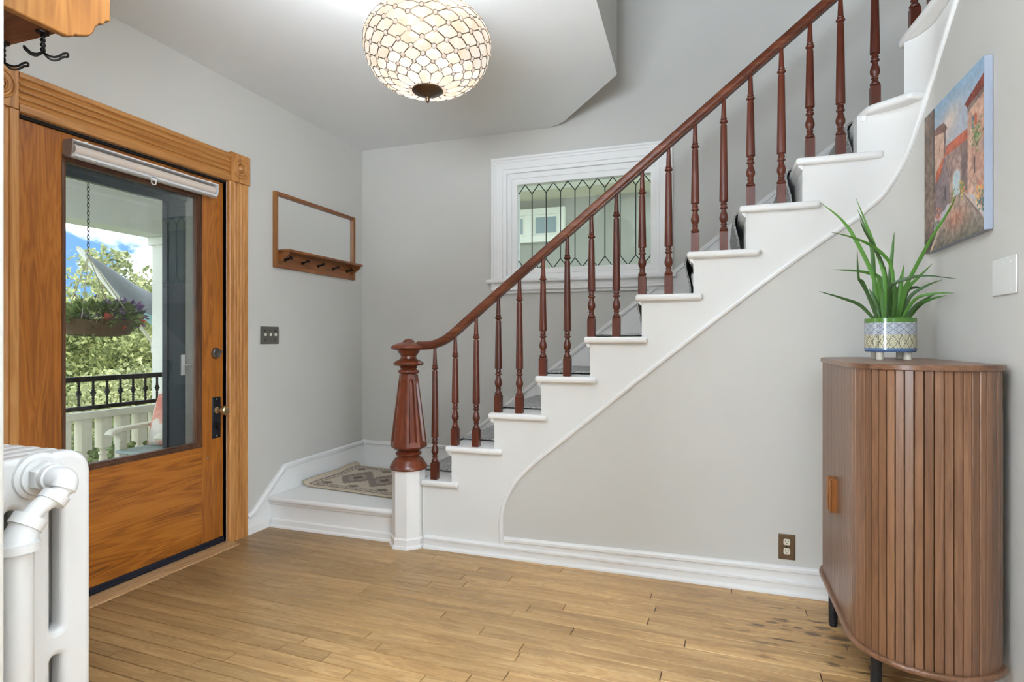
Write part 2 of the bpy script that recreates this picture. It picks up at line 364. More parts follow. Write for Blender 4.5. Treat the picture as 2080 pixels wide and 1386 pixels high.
def plank_mesh(mb, u0, u1, row, g=.0018):
    v0 = row*WPL+g; v1 = (row+1)*WPL-g; c = .0012
    P = lambda u, v, z: tuple(du*u+dv*v+Vector((0, 0, z)))
    a, b_ = u0+g, u1-g
    vs = [P(a, v0, -.014), P(b_, v0, -.014), P(b_, v1, -.014), P(a, v1, -.014), P(a, v0, -c), P(b_, v0, -c), P(b_, v1, -c), P(a, v1, -c),
          P(a+c, v0+c, 0), P(b_-c, v0+c, 0), P(b_-c, v1-c, 0), P(a+c, v1-c, 0)]
    mb.add(vs, [(0,1,5,4),(1,2,6,5),(2,3,7,6),(3,0,4,7),(4,5,9,8),(5,6,10,9),(6,7,11,10),(7,4,8,11),(8,9,10,11)])
rest = MB(); rr = random.Random(5)
for row in range(-60, 48):
    js = list(joints.get(row, []))
    u = -2.78+rr.uniform(.1, 1.6)
    while u < .95:
        if all(abs(u-j) > .35 for j in js): js.append(u)
        u += rr.uniform(.8, 2.0)
    js = sorted(js); e = [-2.93]+[j for j in js if -2.6 < j < .9]+[1.0]
    for a, b_ in zip(e[:-1], e[1:]):
        if row*WPL < .75: plank_mesh(rest, a, b_, row)
        else:
            mb = MB(); plank_mesh(mb, a, b_, row); cu = (a+b_)/2; cvv = (row+.5)*WPL
            o = obj('plank', mb, M['floor'], fl, smooth=0, origin=tuple(du*cu+dv*cvv))
tag(obj('plank_field', rest, M['floor'], fl, smooth=0), kind='stuff')

# ------------------------------------------------------------------ room shell
XL = -2.745; YB = 4.127; ZC = 2.763; YS = 3.05; XR = .85
DY0, DY1, DZ1 = 1.609, 2.716, 2.15        # door opening
wl = MB()
wl.box(-2.95, XL, -4.3, DY0, -.08, ZC).box(-2.95, XL, DY1, YB+.2, -.08, ZC).box(-2.95, XL, DY0, DY1, DZ1, ZC).box(-2.95, XL, DY0, DY1, -.08, 0)
struct('wall_left', wl, M['wall'], smooth=0)
WX0, WX1, WZ0, WZ1 = -1.50, -.37, 1.66, 2.48
wb = MB()
wb.box(-2.95, WX0, YB, YB+.22, -.08, 5.2).box(WX1, 2.2, YB, YB+.22, -.08, 5.2).box(WX0, WX1, YB, YB+.22, -.08, WZ0).box(WX0, WX1, YB, YB+.22, WZ1, 5.2)
struct('wall_back', wb, M['wall'], smooth=0)
struct('wall_front', MB().box(XL, -1.30, .60, .743, 0, ZC), M['wall'], bevel=.004, smooth=0)
struct('wall_rear', MB().box(-2.95, 1.0, -4.45, -4.3, 0, ZC), M['wall'], smooth=0)
# ceiling slab with the rounded stairwell edge; its deep edge is the stairwell face
cp = [(-2.95, -4.3), (1.0, -4.3), (1.0, 1.1), (-.49, 1.1), (-.515, 2.6), (-.546, 3.425), (-.556, 3.445)]
cp += [(-.96, 3.965), (-.985, 4.0), (-1.01, 4.032), (-1.045, 4.065), (-1.09, 4.095), (-1.15, 4.118), (-1.22, YB+.1), (-2.95, YB+.1)]
cb = MB().prism(cp, 'z', ZC, 5.2)
cb.m = [0 if (abs(sum(cb.v[i][2] for i in f)/len(f)-ZC) < .01) else 1 for f in cb.f]
struct('ceiling', cb, [M['ceil'], M['wall']], smooth=50)
struct('ceiling_upper', MB().box(-1.2, 2.2, .8, YB+.2, 5.2, 5.3), M['ceil'], smooth=0)
struct('wall_upper', MB().box(-.5, 2.2, .95, 1.1, ZC, 5.2), M['wall'], smooth=0)
struct('wall_outer', MB().box(1.95, 2.1, .95, YB+.1, 0, 5.2), M['wall'], smooth=0)

# stair data (nosing x, tread top z)
NX = [-1.725, -1.463, -1.200, -.928, -.657, -.389, -.136, .108, .355, .625]
TZ = [.394, .599, .800, 1.010, 1.222, 1.438, 1.645, 1.855, 2.060, 2.262]
NE = [-1.385, -1.121, -.859, -.592, -.328, -.062, .202, .460, .714]      # right end of each nosing return
# bead moulding: greige wall below it, white string board above it
MOLD = [(-1.123,3.050,0.071),(-1.129,3.050,0.193),(-1.117,3.050,0.277),(-1.088,3.050,0.348),(-1.036,3.050,0.434),(-0.951,3.050,0.521),(-0.867,3.050,0.594),(-0.624,3.050,0.794),(-0.269,3.050,1.090),(0.215,3.050,1.480),(0.510,3.050,1.699),(0.600,3.050,1.756),(0.649,3.048,1.802),(0.704,3.034,1.851),(0.742,3.015,1.909),(0.770,2.994,1.966),(0.797,2.967,2.042),(0.815,2.942,2.116),(0.836,2.900,2.214),(0.848,2.853,2.285),(0.850,2.723,2.384),(0.850,2.599,2.471),(.85,2.2,2.75)]
def smoothpath(P, n=4):
    P = [Vector(p) for p in P]; out = []
    for i in range(len(P)-1):
        p0, p1, p2, p3 = P[max(i-1, 0)], P[i], P[i+1], P[min(i+2, len(P)-1)]
        for k in range(n):
            t = k/n
            out.append(.5*((2*p1)+(p2-p0)*t+(2*p0-5*p1+4*p2-p3)*t*t+(3*p1-p0-3*p2+p3)*t**3))
    return out+[P[-1]]

MP = smoothpath(MOLD)
flat = [p for p in MP if p.y > YS-.0005 and p.x < .612]
arc_m = [p for p in MP if not (p.y > YS-.0005 and p.x < .612) and p.y > 2.821]
wall_m = [p for p in MP if p.y <= 2.821]
zj = flat[-1].z+(.612-flat[-1].x)*.62
low = [(-1.123, 0)]+[(p.x, p.z) for p in flat]+[(.612, zj), (.612, 0)]
pts = [(-1.62, 0), (-1.62, TZ[0]-.034)]
for k in range(9):
    if k: pts += [(NX[k]+.03, TZ[k-1]-.034), (NX[k]+.03, TZ[k]-.034)]
pts += [(.612, TZ[8]-.034), (.612, zj)]+[(p.x, p.z) for p in flat[::-1]]+[(-1.123, 0)]
ws = struct('wall_stair', MB().prism(low, 'y', YS, YS+.08), M['wall'], smooth=0)
obj('string_board', MB().prism(pts, 'y', YS, YS+.08), M['panel'], ws, smooth=0)
def arcp(a, off=0): return (.62+(.23+off)*math.sin(a), 2.82+(.23+off)*math.cos(a))
def marc(a):
    """height of the moulding at angle a of the curve"""
    best = [(math.atan2(p.x-.62, p.y-2.82), p.z) for p in arc_m]; best = [(-.04, zj)]+sorted(best)+[(PI/2, wall_m[0].z)]
    for (a0, z0), (a1, z1) in zip(best[:-1], best[1:]):
        if a0 <= a <= a1: return z0+(z1-z0)*(a-a0)/max(1e-6, a1-a0)
    return best[-1][1]
def arcwall(mb, angs, zlo, zhi):
    n = len(angs); V = []
    for a in angs:
        for off in (0, .07):
            x, y = arcp(a, off); V += [(x, y, zlo(a)), (x, y, zhi(a))]
    F = []
    for i in range(n-1):
        q = 4*i; w = q+4
        F += [(q, q+1, w+1, w), (q+2, w+2, w+3, q+3), (q+1, q+3, w+3, w+1), (q, w, w+2, q+2)]
    F += [(0, 2, 3, 1), (4*n-4, 4*n-3, 4*n-1, 4*n-2)]
    mb.add(V, F)
AS = math.radians(44)
aA = [-.035]+[i*AS/12 for i in range(13)]; aB = [AS+i*(PI/2-AS)/12 for i in range(13)]
wr = MB(); arcwall(wr, aA+aB[1:], lambda a: 0, marc)
wr.prism([(2.82, 0), (2.82, wall_m[0].z)]+[(p.y, p.z) for p in wall_m if p.z < 2.74]+[(2.22, 2.735), (2.22, 3.2), (-4.3, 3.2), (-4.3, 0)], 'x', XR, XR+.07)
wrt = struct('wall_right', wr, M['wall'], smooth=25)
sb2 = MB(); arcwall(sb2, aA, marc, lambda a: TZ[9]-.03); arcwall(sb2, aB, marc, lambda a: 2.51)
sb2.prism([(2.82, 2.51), (2.82, wall_m[0].z)]+[(p.y, p.z) for p in wall_m if p.z < 2.74]+[(2.22, 2.735), (2.22, 3.2), (2.50, 3.2), (2.50, 2.51)], 'x', XR, XR+.07)
obj('string_board', sb2, M['panel'], wrt, smooth=25)
def arc(a): return arcp(a)
struct('trim_1', MB().tube(MP, .0135, 10), M['trim'])

# baseboards: shoe, board and moulded cap
def base_run(mb, path, h, t=.018, cap=True, shoe=True):
    """path in plan with the room on its right-hand side... normal given by the left turn"""
    prof = [(0, 0), (t, 0), (t, h-.022), (t+.006, h-.018), (t+.006, h-.008), (t*.5, h), (0, h)]
    if shoe: prof = [(0, 0), (t+.014, 0), (t+.013, .010), (t+.006, .018), (t, .02)]+prof[2:]
    mb.sweep([(x, y, 0) for x, y in path], prof, smooth=False)
right_path = [arc(math.radians(a)) for a in range(6, 91, 7)]
bs = MB()
base_run(bs, [(-1.60, YS), (.62, YS)]+right_path+[(XR, 2.8), (XR, -4.2)], .070)
struct('baseboard_stair', bs, M['trim'], smooth=20)
bs2 = MB(); s0 = len(bs2.v)
prof = [(0, .06), (.010, .06), (.010, .098), (.020, .103), (.020, .116), (.012, .124), (0, .126)]
bs2.sweep([(x, y, 0) for x, y in [(-1.11, YS), (.62, YS)]+right_path+[(XR, 2.8), (XR, -4.2)]], prof, smooth=False)
# the cap climbs slightly toward the right as in the house
for i, p in enumerate(bs2.v):
    if p[2] > .09: bs2.v[i] = (p[0], p[1], p[2]-.012+.022*max(0, min(1, (p[0]+1.1)/1.6)))
struct('baseboard_right', bs2, M['trim'], smooth=20)

# left wall skirt: low by the casing, then climbing over the landing
sk = MB()
lp = [(2.862, 0), (3.075, 0), (3.075, .15), (4.127, .15), (4.127, .385), (3.19, .372), (2.905, .135), (2.862, .118)]
sk.prism(lp, 'x', XL, XL+.018)
sk.sweep([(XL+.02, 2.862, .112), (XL+.02, 2.905, .130), (XL+.02, 3.19, .366), (XL+.02, 4.127, .379)], [(-.0, -.012), (.012, -.012), (.014, .004), (.006, .014), (-.0, .014)], upv=(0, 0, 1), smooth=False)
sk.sweep([(XL+.018, 2.862, .078), (XL+.018, 2.93, .108), (XL+.018, 3.20, .330), (XL+.018, 4.127, .345)], [(-.0, -.006), (.006, -.006), (.006, .006), (0, .006)], smooth=False)
sk.prism([(2.862, 0), (3.06, 0), (3.06, .045), (2.862, .045)], 'x', XL, XL+.024)
struct('baseboard_left', sk, M['trim'], smooth=20)
skb = MB()
line = lambda x: .992+.785*(x+1.137)
bp_ = [(XL+.018, .15), (-1.7, .15), (.60, 1.955), (1.94, 2.2), (1.94, 2.52), (.86, 2.52), (.82, line(.82)), (-1.91, .385), (XL+.018, .385)]
skb.prism(bp_, 'y', YB-.018, YB)
skb.sweep([(XL+.02, YB-.018, .379), (-1.91, YB-.018, .379), (.82, YB-.018, line(.82)-.006), (.87, YB-.018, 2.515), (1.94, YB-.018, 2.515)], [(0, -.012), (.012, -.012), (.014, .004), (.006, .014), (0, .014)], smooth=False)
struct('baseboard_back', skb, M['trim'], smooth=20)
# ------------------------------------------------------------------ staircase
st = thing('staircase', 'white painted wooden staircase with rounded nosings rising to the right', 'staircase', (-1.72, 3.6, 0))
YF = 3.02; YW = YB-.019
ZL = .197
lb = MB().box(XL+.019, -1.70, 3.062, YW, 0, ZL-.034)
obj('landing_base', lb, M['trim'], st, smooth=0)
ld = MB().box(XL+.019, -1.66, 3.028, YW, ZL-.034, ZL)
obj('landing', ld, M['trim'], st, bevel=.014, bseg=3)
obj('scotia', MB().prism([(3.062, ZL-.034), (3.044, ZL-.034), (3.046, ZL-.046), (3.055, ZL-.054), (3.062, ZL-.054)], 'x', XL+.019, -1.79), M['trim'], st)
sb_ = MB().prism([(3.062, 0), (3.038, 0), (3.039, .010), (3.048, .018), (3.048, .045), (3.056, .052), (3.062, .052)], 'x', XL+.03, -1.80)
obj('riser_moulding', sb_, M['trim'], st)
for k in range(9):
    n = NX[k]; nn = NX[k+1]; z = TZ[k]; e = NE[k]
    x0 = n if k else -1.62
    pl = [(x0, YF), (e, YF), (e, YS+.006), (nn+.032, YS+.006), (nn+.032, YW), (n, YW), (n, 3.16), (x0, 3.13)] if k == 0 else [(n, YF), (e, YF), (e, YS+.006), (nn+.032, YS+.006), (nn+.032, YW), (n, YW)]
    obj('tread', MB().prism(pl, 'z', z-.034, z), M['trim'], st, bevel=.013, bseg=3)
    zb = TZ[k-1] if k else ZL
    obj('riser', MB().box(n+.03, n+.048, YS+.081 if k else 3.16, YW, zb-.001, z-.034), M['trim'], st, smooth=0)
    obj('scotia', MB().prism([(n+.03, z-.034), (n+.010, z-.034), (n+.013, z-.044), (n+.024, z-.054), (n+.030, z-.060)], 'y', YS-.012 if k else 3.16, YW), M['trim'], st)
# tenth tread, whose end follows the curve, and the first winder
t10 = [(NX[9], YW), (NX[9], 3.10), (.637, 3.03), (.655, 2.998), (.70, 2.962), (.745, 2.925), (.775, 2.885), (.90, 2.93), (1.93, 3.9), (1.93, YW)]
obj('tread', MB().prism(t10, 'z', TZ[9]-.034, TZ[9]), M['trim'], st, bevel=.013, bseg=3)
obj('riser', MB().box(NX[9]+.02, NX[9]+.04, YS+.075, YW, TZ[8], TZ[9]-.034), M['trim'], st, smooth=0)
obj('scotia', MB().box(NX[9]+.004, NX[9]+.022, YS-.005, YW, TZ[9]-.058, TZ[9]-.034), M['trim'], st)
t11 = [(.775, 3.06), (.772, 3.02), (.776, 2.95), (.790, 2.80), (.802, 2.60), (.808, 2.45), (1.93, 2.45), (1.93, 3.93), (.86, 3.05)]
obj('tread', MB().prism(t11, 'z', 2.548-.036, 2.548), M['trim'], st, bevel=.014, bseg=3)
obj('riser', MB().prism([(.795, 2.975), (.84, 2.99), (1.93, 3.90), (1.93, 3.93), (.80, 3.01)], 'z', TZ[9], 2.512), M['trim'], st, smooth=0)

# ------------------------------------------------------------------ railing: newel, hand rail, balusters
ry = 3.07
rl = thing('stair_railing', 'mahogany stair railing with fluted newel post and turned balusters', 'railing', (-1.715, 3.057, 0))
nx, ny = -1.715, 3.057
nb = MB()
rb = .0975
nb.lathe([(rb+.018, 0), (rb+.017, .012), (rb+.008, .02), (rb+.008, .052), (rb, .062), (rb, .452)], (nx, ny, 0), 8, a0=PI/8, smooth=False)
obj('newel_base', nb, M['trim'], rl, smooth=0)
npt = MB()
low = [(.02, .449), (.106, .449), (.110, .456), (.108, .466), (.098, .480), (.092, .492), (.082, .506), (.070, .514), (.062, .520), (.060, .524), (.072, .530), (.077, .538), (.072, .546), (.062, .550), (.058, .556)]
npt.lathe(low, (nx, ny, 0), 32)
up = [(.046, 1.000), (.046, 1.006), (.058, 1.010), (.064, 1.018), (.060, 1.027), (.048, 1.031), (.045, 1.036), (.052, 1.042), (.046, 1.050), (.060, 1.054), (.084, 1.058), (.090, 1.066), (.084, 1.076), (.062, 1.088), (.048, 1.096), (.046, 1.104), (.044, 1.112), (.050, 1.116), (.052, 1.124), (.060, 1.130), (.064, 1.140), (.068, 1.146), (.098, 1.152), (.106, 1.160), (.103, 1.168), (.088, 1.178), (.064, 1.186), (.052, 1.190), (.036, 1.193), (.033, 1.199), (.026, 1.206), (.012, 1.212), (.001, 1.214)]
npt.lathe(up, (nx, ny, 0), 32)
# octagonal fluted shaft
R0, R1, Z0, Z1 = .108, .0545, .582, 1.002
oct_ = [PI/8+k*PI/4 for k in range(8)]
def octr(z): return R0+(R1-R0)*(z-Z0)/(Z1-Z0)
npt.lathe([(.060, .556), (.074, .560), (.100, .572), (R0+.001, Z0)], (nx, ny, 0), 8, a0=PI/8, smooth=False, cap=False)
for k in range(8):
    a, b_ = oct_[k], oct_[k]+PI/4
    def pt(t, z, dep=0):
        r = octr(z); p = Vector((math.cos(a), math.sin(a), 0))*r*(1-t)+Vector((math.cos(b_), math.sin(b_), 0))*r*t
        nrm = Vector((math.cos((a+b_)/2), math.sin((a+b_)/2), 0))
        p -= nrm*dep; return (nx+p.x, ny+p.y, z)
    za, zb = Z0+.022, Z1-.022; rim = []; inn = []; outl = []
    K = 8
    lo, hi = .20, .80
    ring = [(lo, za), (hi, za)]+[(.5+.3*math.cos(i*PI/K), zb-.03+.03*math.sin(i*PI/K)) for i in range(K+1)]
    n_ = len(ring)
    base_i = len(npt.v)
    outer = [(0, Z0), (1, Z0)]+[(1-i/K, Z1) for i in range(K+1)]
    V = [pt(t, z) for t, z in outer]+[pt(t, z) for t, z in ring]+[pt(.5+(t-.5)*.55, z+(.012 if z < .7 else -.010), .011) for t, z in ring]
    F = []
    for i in range(n_):
        j = (i+1) % n_
        F.append((i, j, n_+j, n_+i)); F.append((n_+i, n_+j, 2*n_+j, 2*n_+i))
    F.append(tuple(range(2*n_, 3*n_)))
    npt.add(V, F, 0, False)
npt.lathe([(R1, Z1), (.046, Z1+.001)], (nx, ny, 0), 8, a0=PI/8, cap=False)
obj('newel_post', npt, M['newel'], rl, smooth=40)

rail_c = [(-1.655, ry-.008, 1.174), (-1.60, ry-.004, 1.174), (-1.545, ry, 1.183), (-1.47, ry, 1.216), (-1.385, ry, 1.281), (-1.298, ry, 1.353), (-1.16, ry, 1.464), (-.6, ry, 1.913), (0, ry, 2.394), (.534, ry, 2.822), (.66, 3.05, 2.925), (.74, 3.0, 3.0), (.79, 2.9, 3.09), (.81, 2.75, 3.22), (.82, 2.5, 3.42)]
def railz(x):
    for (a, b_) in zip(rail_c[:-1], rail_c[1:]):
        if a[0] <= x <= b_[0]: return a[2]+(b_[2]-a[2])*(x-a[0])/(b_[0]-a[0])
    return 3.1
sec = [(.030, -.006), (.027, -.016), (.020, -.020), (.020, -.024), (-.020, -.024), (-.020, -.020), (-.027, -.016), (-.030, -.006), (-.029, .008), (-.022, .019), (-.010, .024), (.010, .024), (.022, .019), (.029, .008)]
hp = smoothpath(rail_c, 5)
obj('handrail', MB().sweep(hp, sec), M['mahogr'], rl, smooth=50)

def baluster_mesh(h):
    mb = MB(); a = .0195; ch = .003
    mb.box(-a, a, -a, a, 0, .094)
    mb.add([(-a, -a, .094), (a, -a, .094), (a, a, .094), (-a, a, .094), (-a+.004, -a+.004, .099), (a-.004, -a+.004, .099), (a-.004, a-.004, .099), (-a+.004, a-.004, .099)], [(0,1,5,4),(1,2,6,5),(2,3,7,6),(3,0,4,7),(4,5,6,7)])
    zt = h-.118            # top bead
    p = [(.014, .098), (.020, .101), (.0215, .106), (.019, .111), (.015, .116), (.0125, .124), (.0125, .128), (.0155, .130), (.0155, .134), (.012, .137),
         (.0125, .140), (.018, .150), (.0208, .160), (.0208, .167), (.018, .180), (.013, .194), (.0118, .203), (.0118, .206), (.0175, .209), (.0190, .213), (.0175, .218), (.013, .220), (.013, .225), (.0160, .227), (.0160, .231), (.0135, .234), (.0135, .243),
         (.0205, .245), (.0208, .250), (.0150, zt-.014), (.0142, zt-.010), (.0105, zt-.009), (.0105, zt-.004), (.0160, zt-.001), (.0198, zt+.004), (.0198, zt+.008), (.0160, zt+.012), (.0130, zt+.015), (.0155, zt+.019), (.0155, zt+.022), (.0122, zt+.026), (.0125, zt+.034), (.0085, h+.004)]
    mb.lathe(p, (0, 0, 0), 14)
    return mb
bx = [-1.549, -1.419, -1.288, -1.153, -1.028, -.892, -.756, -.624, -.492, -.359, -.227, -.098, .037, .160, .297, .420, .548]
bs_ = [0, 1, 1, 2, 2, 3, 3, 4, 4, 5, 5, 6, 6, 7, 7, 8, 8]
for i, (x, k) in enumerate(zip(bx, bs_)):
    z = TZ[k]; top = railz(x)-.028
    mb = baluster_mesh(top-z); mb.xform(Matrix.Translation((x, ry, z)))
    obj('baluster', mb, M['mahog'], rl, smooth=40, origin=(x, ry, z))
for x, y, z, h in [(.683, 3.05, TZ[9], .68), (.815, 2.97, 2.548, .62), (.835, 2.80, 2.548, .72), (.845, 2.70, 2.548, .80)]:
    mb = baluster_mesh(h); mb.xform(Matrix.Translation((x, y, z)))
    obj('baluster', mb, M['mahog'], rl, smooth=40, origin=(x, y, z))

# ------------------------------------------------------------------ grey runner draped over the treads
rm, rt, rb_ = base('runner_wool', rgb(122, 121, 118), .95, 0, .1)
n1 = rt.nodes.new('ShaderNodeTexNoise'); n1.inputs['Scale'].default_value = 130; n1.inputs['Detail'].default_value = 4
g1 = rt.nodes.new('ShaderNodeTexCoord'); rt.links.new(g1.outputs['Object'], n1.inputs['Vector'])
r1 = rt.nodes.new('ShaderNodeValToRGB'); r1.color_ramp.elements[0].position = .36; r1.color_ramp.elements[0].color = rgb(120, 120, 119); r1.color_ramp.elements[1].position = .62; r1.color_ramp.elements[1].color = rgb(206, 204, 200)
rt.links.new(n1.outputs['Fac'], r1.inputs[0]); rt.links.new(r1.outputs[0], rb_.inputs['Base Color'])
bp1 = rt.nodes.new('ShaderNodeBump'); bp1.inputs['Strength'].default_value = .25; bp1.inputs['Distance'].default_value = .002
rt.links.new(n1.outputs['Fac'], bp1.inputs['Height']); rt.links.new(bp1.outputs[0], rb_.inputs['Normal'])
M['runner'] = rm
path = [(NX[0]+.014, ZL+.003), (NX[0]+.013, ZL+.02)]
for k in range(10):
    n, z = NX[k], TZ[k]; zp = TZ[k-1] if k else ZL
    path += [(n+.012, zp+.035), (n+.006, zp+.08), (n-.012, z-.055), (n-.015, z-.022), (n-.008, z+.001), (n+.006, z+.009), (n+.05, z+.008)]
    if k < 9: path += [(NX[k+1]-.04, z+.008), (NX[k+1]+.006, z+.010), (NX[k+1]+.012, z+.02)]
    else: path += [(n+.25, z+.008)]
mb = MB(); th = .009
pp = [Vector((p[0], 0, p[1])) for p in path]
for y in (3.255, 3.96):
    for i, p in enumerate(pp):
        t = (pp[min(i+1, len(pp)-1)]-pp[max(i-1, 0)]).normalized(); nrm = Vector((-t.z, 0, t.x))
        if nrm.z < 0 and abs(nrm.x) < .5: nrm = -nrm
        a = p; b_ = p+nrm*th
        mb.v += [(a.x, y, a.z), (b_.x, y, b_.z)]
n = len(pp)
for i in range(n-1):
    q = 2*i; w = 2*n+2*i
    for f in [(q, q+2, w+2, w), (q+1, w+1, w+3, q+3), (q, q+1, q+3, q+2), (w, w+2, w+3, w+1)]: mb.f.append(list(f)); mb.m.append(0); mb.sm.append(True)
tag(obj('stair_runner', mb, M['runner'], smooth=50), 'mottled grey wool runner draped over the stair treads behind the balusters', 'carpet')

# ------------------------------------------------------------------ kilim on the landing
def color_grid(name, P, nu, nv, fn, mat, parent=None, extra=None, thick=None, **k):
    """surface P(u,v) with a colour per face corner from fn(U,V)->(n,3) sRGB 0-255"""
    mb = MB()
    for j in range(nv+1):
        for i in range(nu+1): mb.v.append(P(i/nu, j/nv))
    for j in range(nv):
        for i in range(nu):
            q = j*(nu+1)+i; mb.f.append([q, q+1, q+nu+2, q+nu+1]); mb.m.append(0); mb.sm.append(True)
    o = obj(name, mb, mat, parent, **k)
    U, V = np.meshgrid(np.arange(nu+1)/nu, np.arange(nv+1)/nv); c = fn(U.ravel(), V.ravel())/255
    c = np.where(c <= .04045, c/12.92, ((c+.055)/1.055)**2.4)
    at = o.data.color_attributes.new('paint', 'FLOAT_COLOR', 'POINT')
    at.data.foreach_set('color', np.column_stack([c, np.ones(len(c))]).astype(np.float32).ravel())
    if thick:
        s = o.modifiers.new('thickness', 'SOLIDIFY'); s.thickness = thick; s.offset = -1
    return o
def rug_paint(u, v):
    n = len(u); c = np.tile(np.array([200., 186, 168]), (n, 1)); nz = RNG.normal(0, 7, n)
    du_ = np.minimum(u*1.15, (1-u)*1.15); dv_ = np.minimum(v*.72, (1-v)*.72); d = np.minimum(du_, dv_)
    brd = (d > .035) & (d < .05); c[brd] = [132, 119, 112]
    b2 = (d > .06) & (d < .085) & (((u*1.15*40).astype(int)+(v*.72*40).astype(int)) % 2 == 0); c[b2] = [128, 114, 106]
    b3 = (d > .092) & (d < .10); c[b3] = [140, 127, 120]
    x = u*1.15; y = v*.72
    for cx in (.29, .575, .86):
        q = np.floor(np.abs(x-cx)/.022)*.022; w = np.abs(y-.36)*.9+q
        c[(w < .17) & (d > .10)] = [140, 127, 120]
        c[(w < .09) & (d > .10)] = [166, 150, 138]
        c[(w < .04)] = [112, 98, 92]
    for cx in (.15, .43, .72, 1.0):
        for cy in (.13, .59):
            w = np.abs(x-cx)*.9+np.abs(y-cy)*1.3
            c[(w < .055) & (d > .10)] = [126, 112, 104]
    c[d < .012] = [196, 180, 156]
    return c+nz[:, None]
M['rug'] = vcol('rug_weave', .95, .5, 500, .1)
def rugP(u, v):
    y = 3.325-.08*u+.68*v; x = -2.690+.95*u-.02*v
    z = ZL+.010
    cu = max(0, 1-u*.95/.055)
    return (x+.0*cu, y-.02*(1-v)*u+.03*(u > 0)*0, z+.028*cu*cu+.003*math.sin(9*v+3*u))
tag(color_grid('kilim_rug', rugP, 204, 132, rug_paint, M['rug'], thick=.007), 'beige and grey patterned flat-woven rug on the stair landing', 'rug')
# ------------------------------------------------------------------ front door
XD = -2.765
d1 = struct('door_1', MB().box(XD-.05, XD-.012, DY0+.012, DY1-.004, .55, .56), M['doorh'], smooth=0)   # hidden web of the leaf, its members are parts
yl0, yl1, yr0, yr1 = DY0+.004, 1.804, 2.558, DY1-.006
zb0, zb1, zt0, zt1 = .042, .595, 2.040, 2.138
obj('stile', MB().box(XD-.045, XD, yl0, yl1, zb0, zt1), M['door'], d1, bevel=.003)
obj('stile', MB().box(XD-.045, XD, yr0, yr1, zb0, zt1), M['door'], d1, bevel=.003)
obj('bottom_panel', MB().box(XD-.045, XD-.0008, yl1, yr0, zb0, zb1), M['doorh'], d1, bevel=.0015)
obj('top_rail', MB().box(XD-.045, XD-.0008, yl1, yr0, zt0, zt1), M['doorh'], d1, bevel=.0015)
gb = MB()
def frame_sweep(mb, y0, y1, z0, z1, x, prof):
    """mitred rectangular frame in the plane x; prof = (inset from the opening edge, depth toward the room)"""
    c = [(y0, z0, 1, 1), (y1, z0, -1, 1), (y1, z1, -1, -1), (y0, z1, 1, -1)]
    m_ = len(prof); V = []
    for (y, z, sy, sz) in c:
        for a, d in prof: V.append((x+d, y+sy*a, z+sz*a))
    F = []
    for i in range(4):
        for k in range(m_-1):
            j = (i+1) % 4; F.append((i*m_+k, j*m_+k, j*m_+k+1, i*m_+k+1))
    mb.add(V, F)
    return mb
frame_sweep(gb, yl1, yr0, zb1, zt0, XD, [(-.001, -.03), (-.001, .002), (.005, .003), (.008, -.006), (.015, -.006), (.018, -.013), (.025, -.014), (.027, -.024), (.027, -.04), (-.001, -.04)])
obj('glazing_bead', gb, M['bead'], d1, smooth=30)
obj('glass_pane', MB().box(XD-.028, XD-.024, yl1+.020, yr0-.020, zb1+.020, zt0-.020), M['glass'], d1, smooth=0)
obj('door_sweep', MB().box(XD-.04, XD+.006, yl0, yr1, .006, .042).box(XD, XD+.012, yl0, yr1, .018, .024), M['navy'], d1, bevel=.003)
for z in (1.93, 1.12):
    h = MB(); h.box(XD-.002, XD+.004, DY0-.003, DY0+.022, z-.06, z+.06); h.tube([(XD+.007, DY0+.006, z-.065), (XD+.007, DY0+.006, z+.065)], .006, 8)
    obj('hinge', h, M['bronze'], d1)
yk = 2.672
db = MB(); db.lathe([(.033, 0), (.033, .006), (.028, .014), (.026, .016), (.001, .016)], (XD, 2.655, 1.128), 28, axis=(1, 0, 0))
o = obj('deadbolt', db, M['pewter'], d1)
t_ = MB().box(XD+.014, XD+.034, -.006, .006, -.024, .024); t_.xform(Matrix.Translation((0, 2.655, 1.128)) @ Matrix.Rotation(math.radians(-55), 4, 'X'))
obj('thumb_turn', t_, M['pewter'], o, bevel=.003)
pl = obj('lock_plate', MB().box(XD, XD+.005, 2.628, 2.688, .632, .872), M['navyiron'], d1, bevel=.002)
kn = MB(); kn.lathe([(.019, 0), (.019, .004), (.010, .008), (.009, .036), (.014, .040), (.024, .046), (.0275, .056), (.027, .064), (.022, .072), (.019, .074), (.018, .076), (.001, .077)], (XD+.005, 2.658, .795), 28, axis=(1, 0, 0))
obj('door_knob', kn, M['brass'], pl)
tt = MB(); tt.lathe([(.016, 0), (.016, .008), (.001, .009)], (XD+.005, 2.658, .703), 20, axis=(1, 0, 0)); tt.box(XD+.01, XD+.026, 2.650, 2.666, .686, .720)
obj('thumb_turn', tt, M['black'], pl, bevel=.002)
sc = MB()
for z in (.645, .859): sc.lathe([(.005, 0), (.003, .002)], (XD+.005, 2.658, z), 10, axis=(1, 0, 0))
obj('screw', sc, M['pewter'], pl)
obj('latch_screw', MB().lathe([(.007, 0), (.005, .002), (.001, .002)], (XD, 2.60, .52), 12, axis=(1, 0, 0)), M['pewter'], d1)

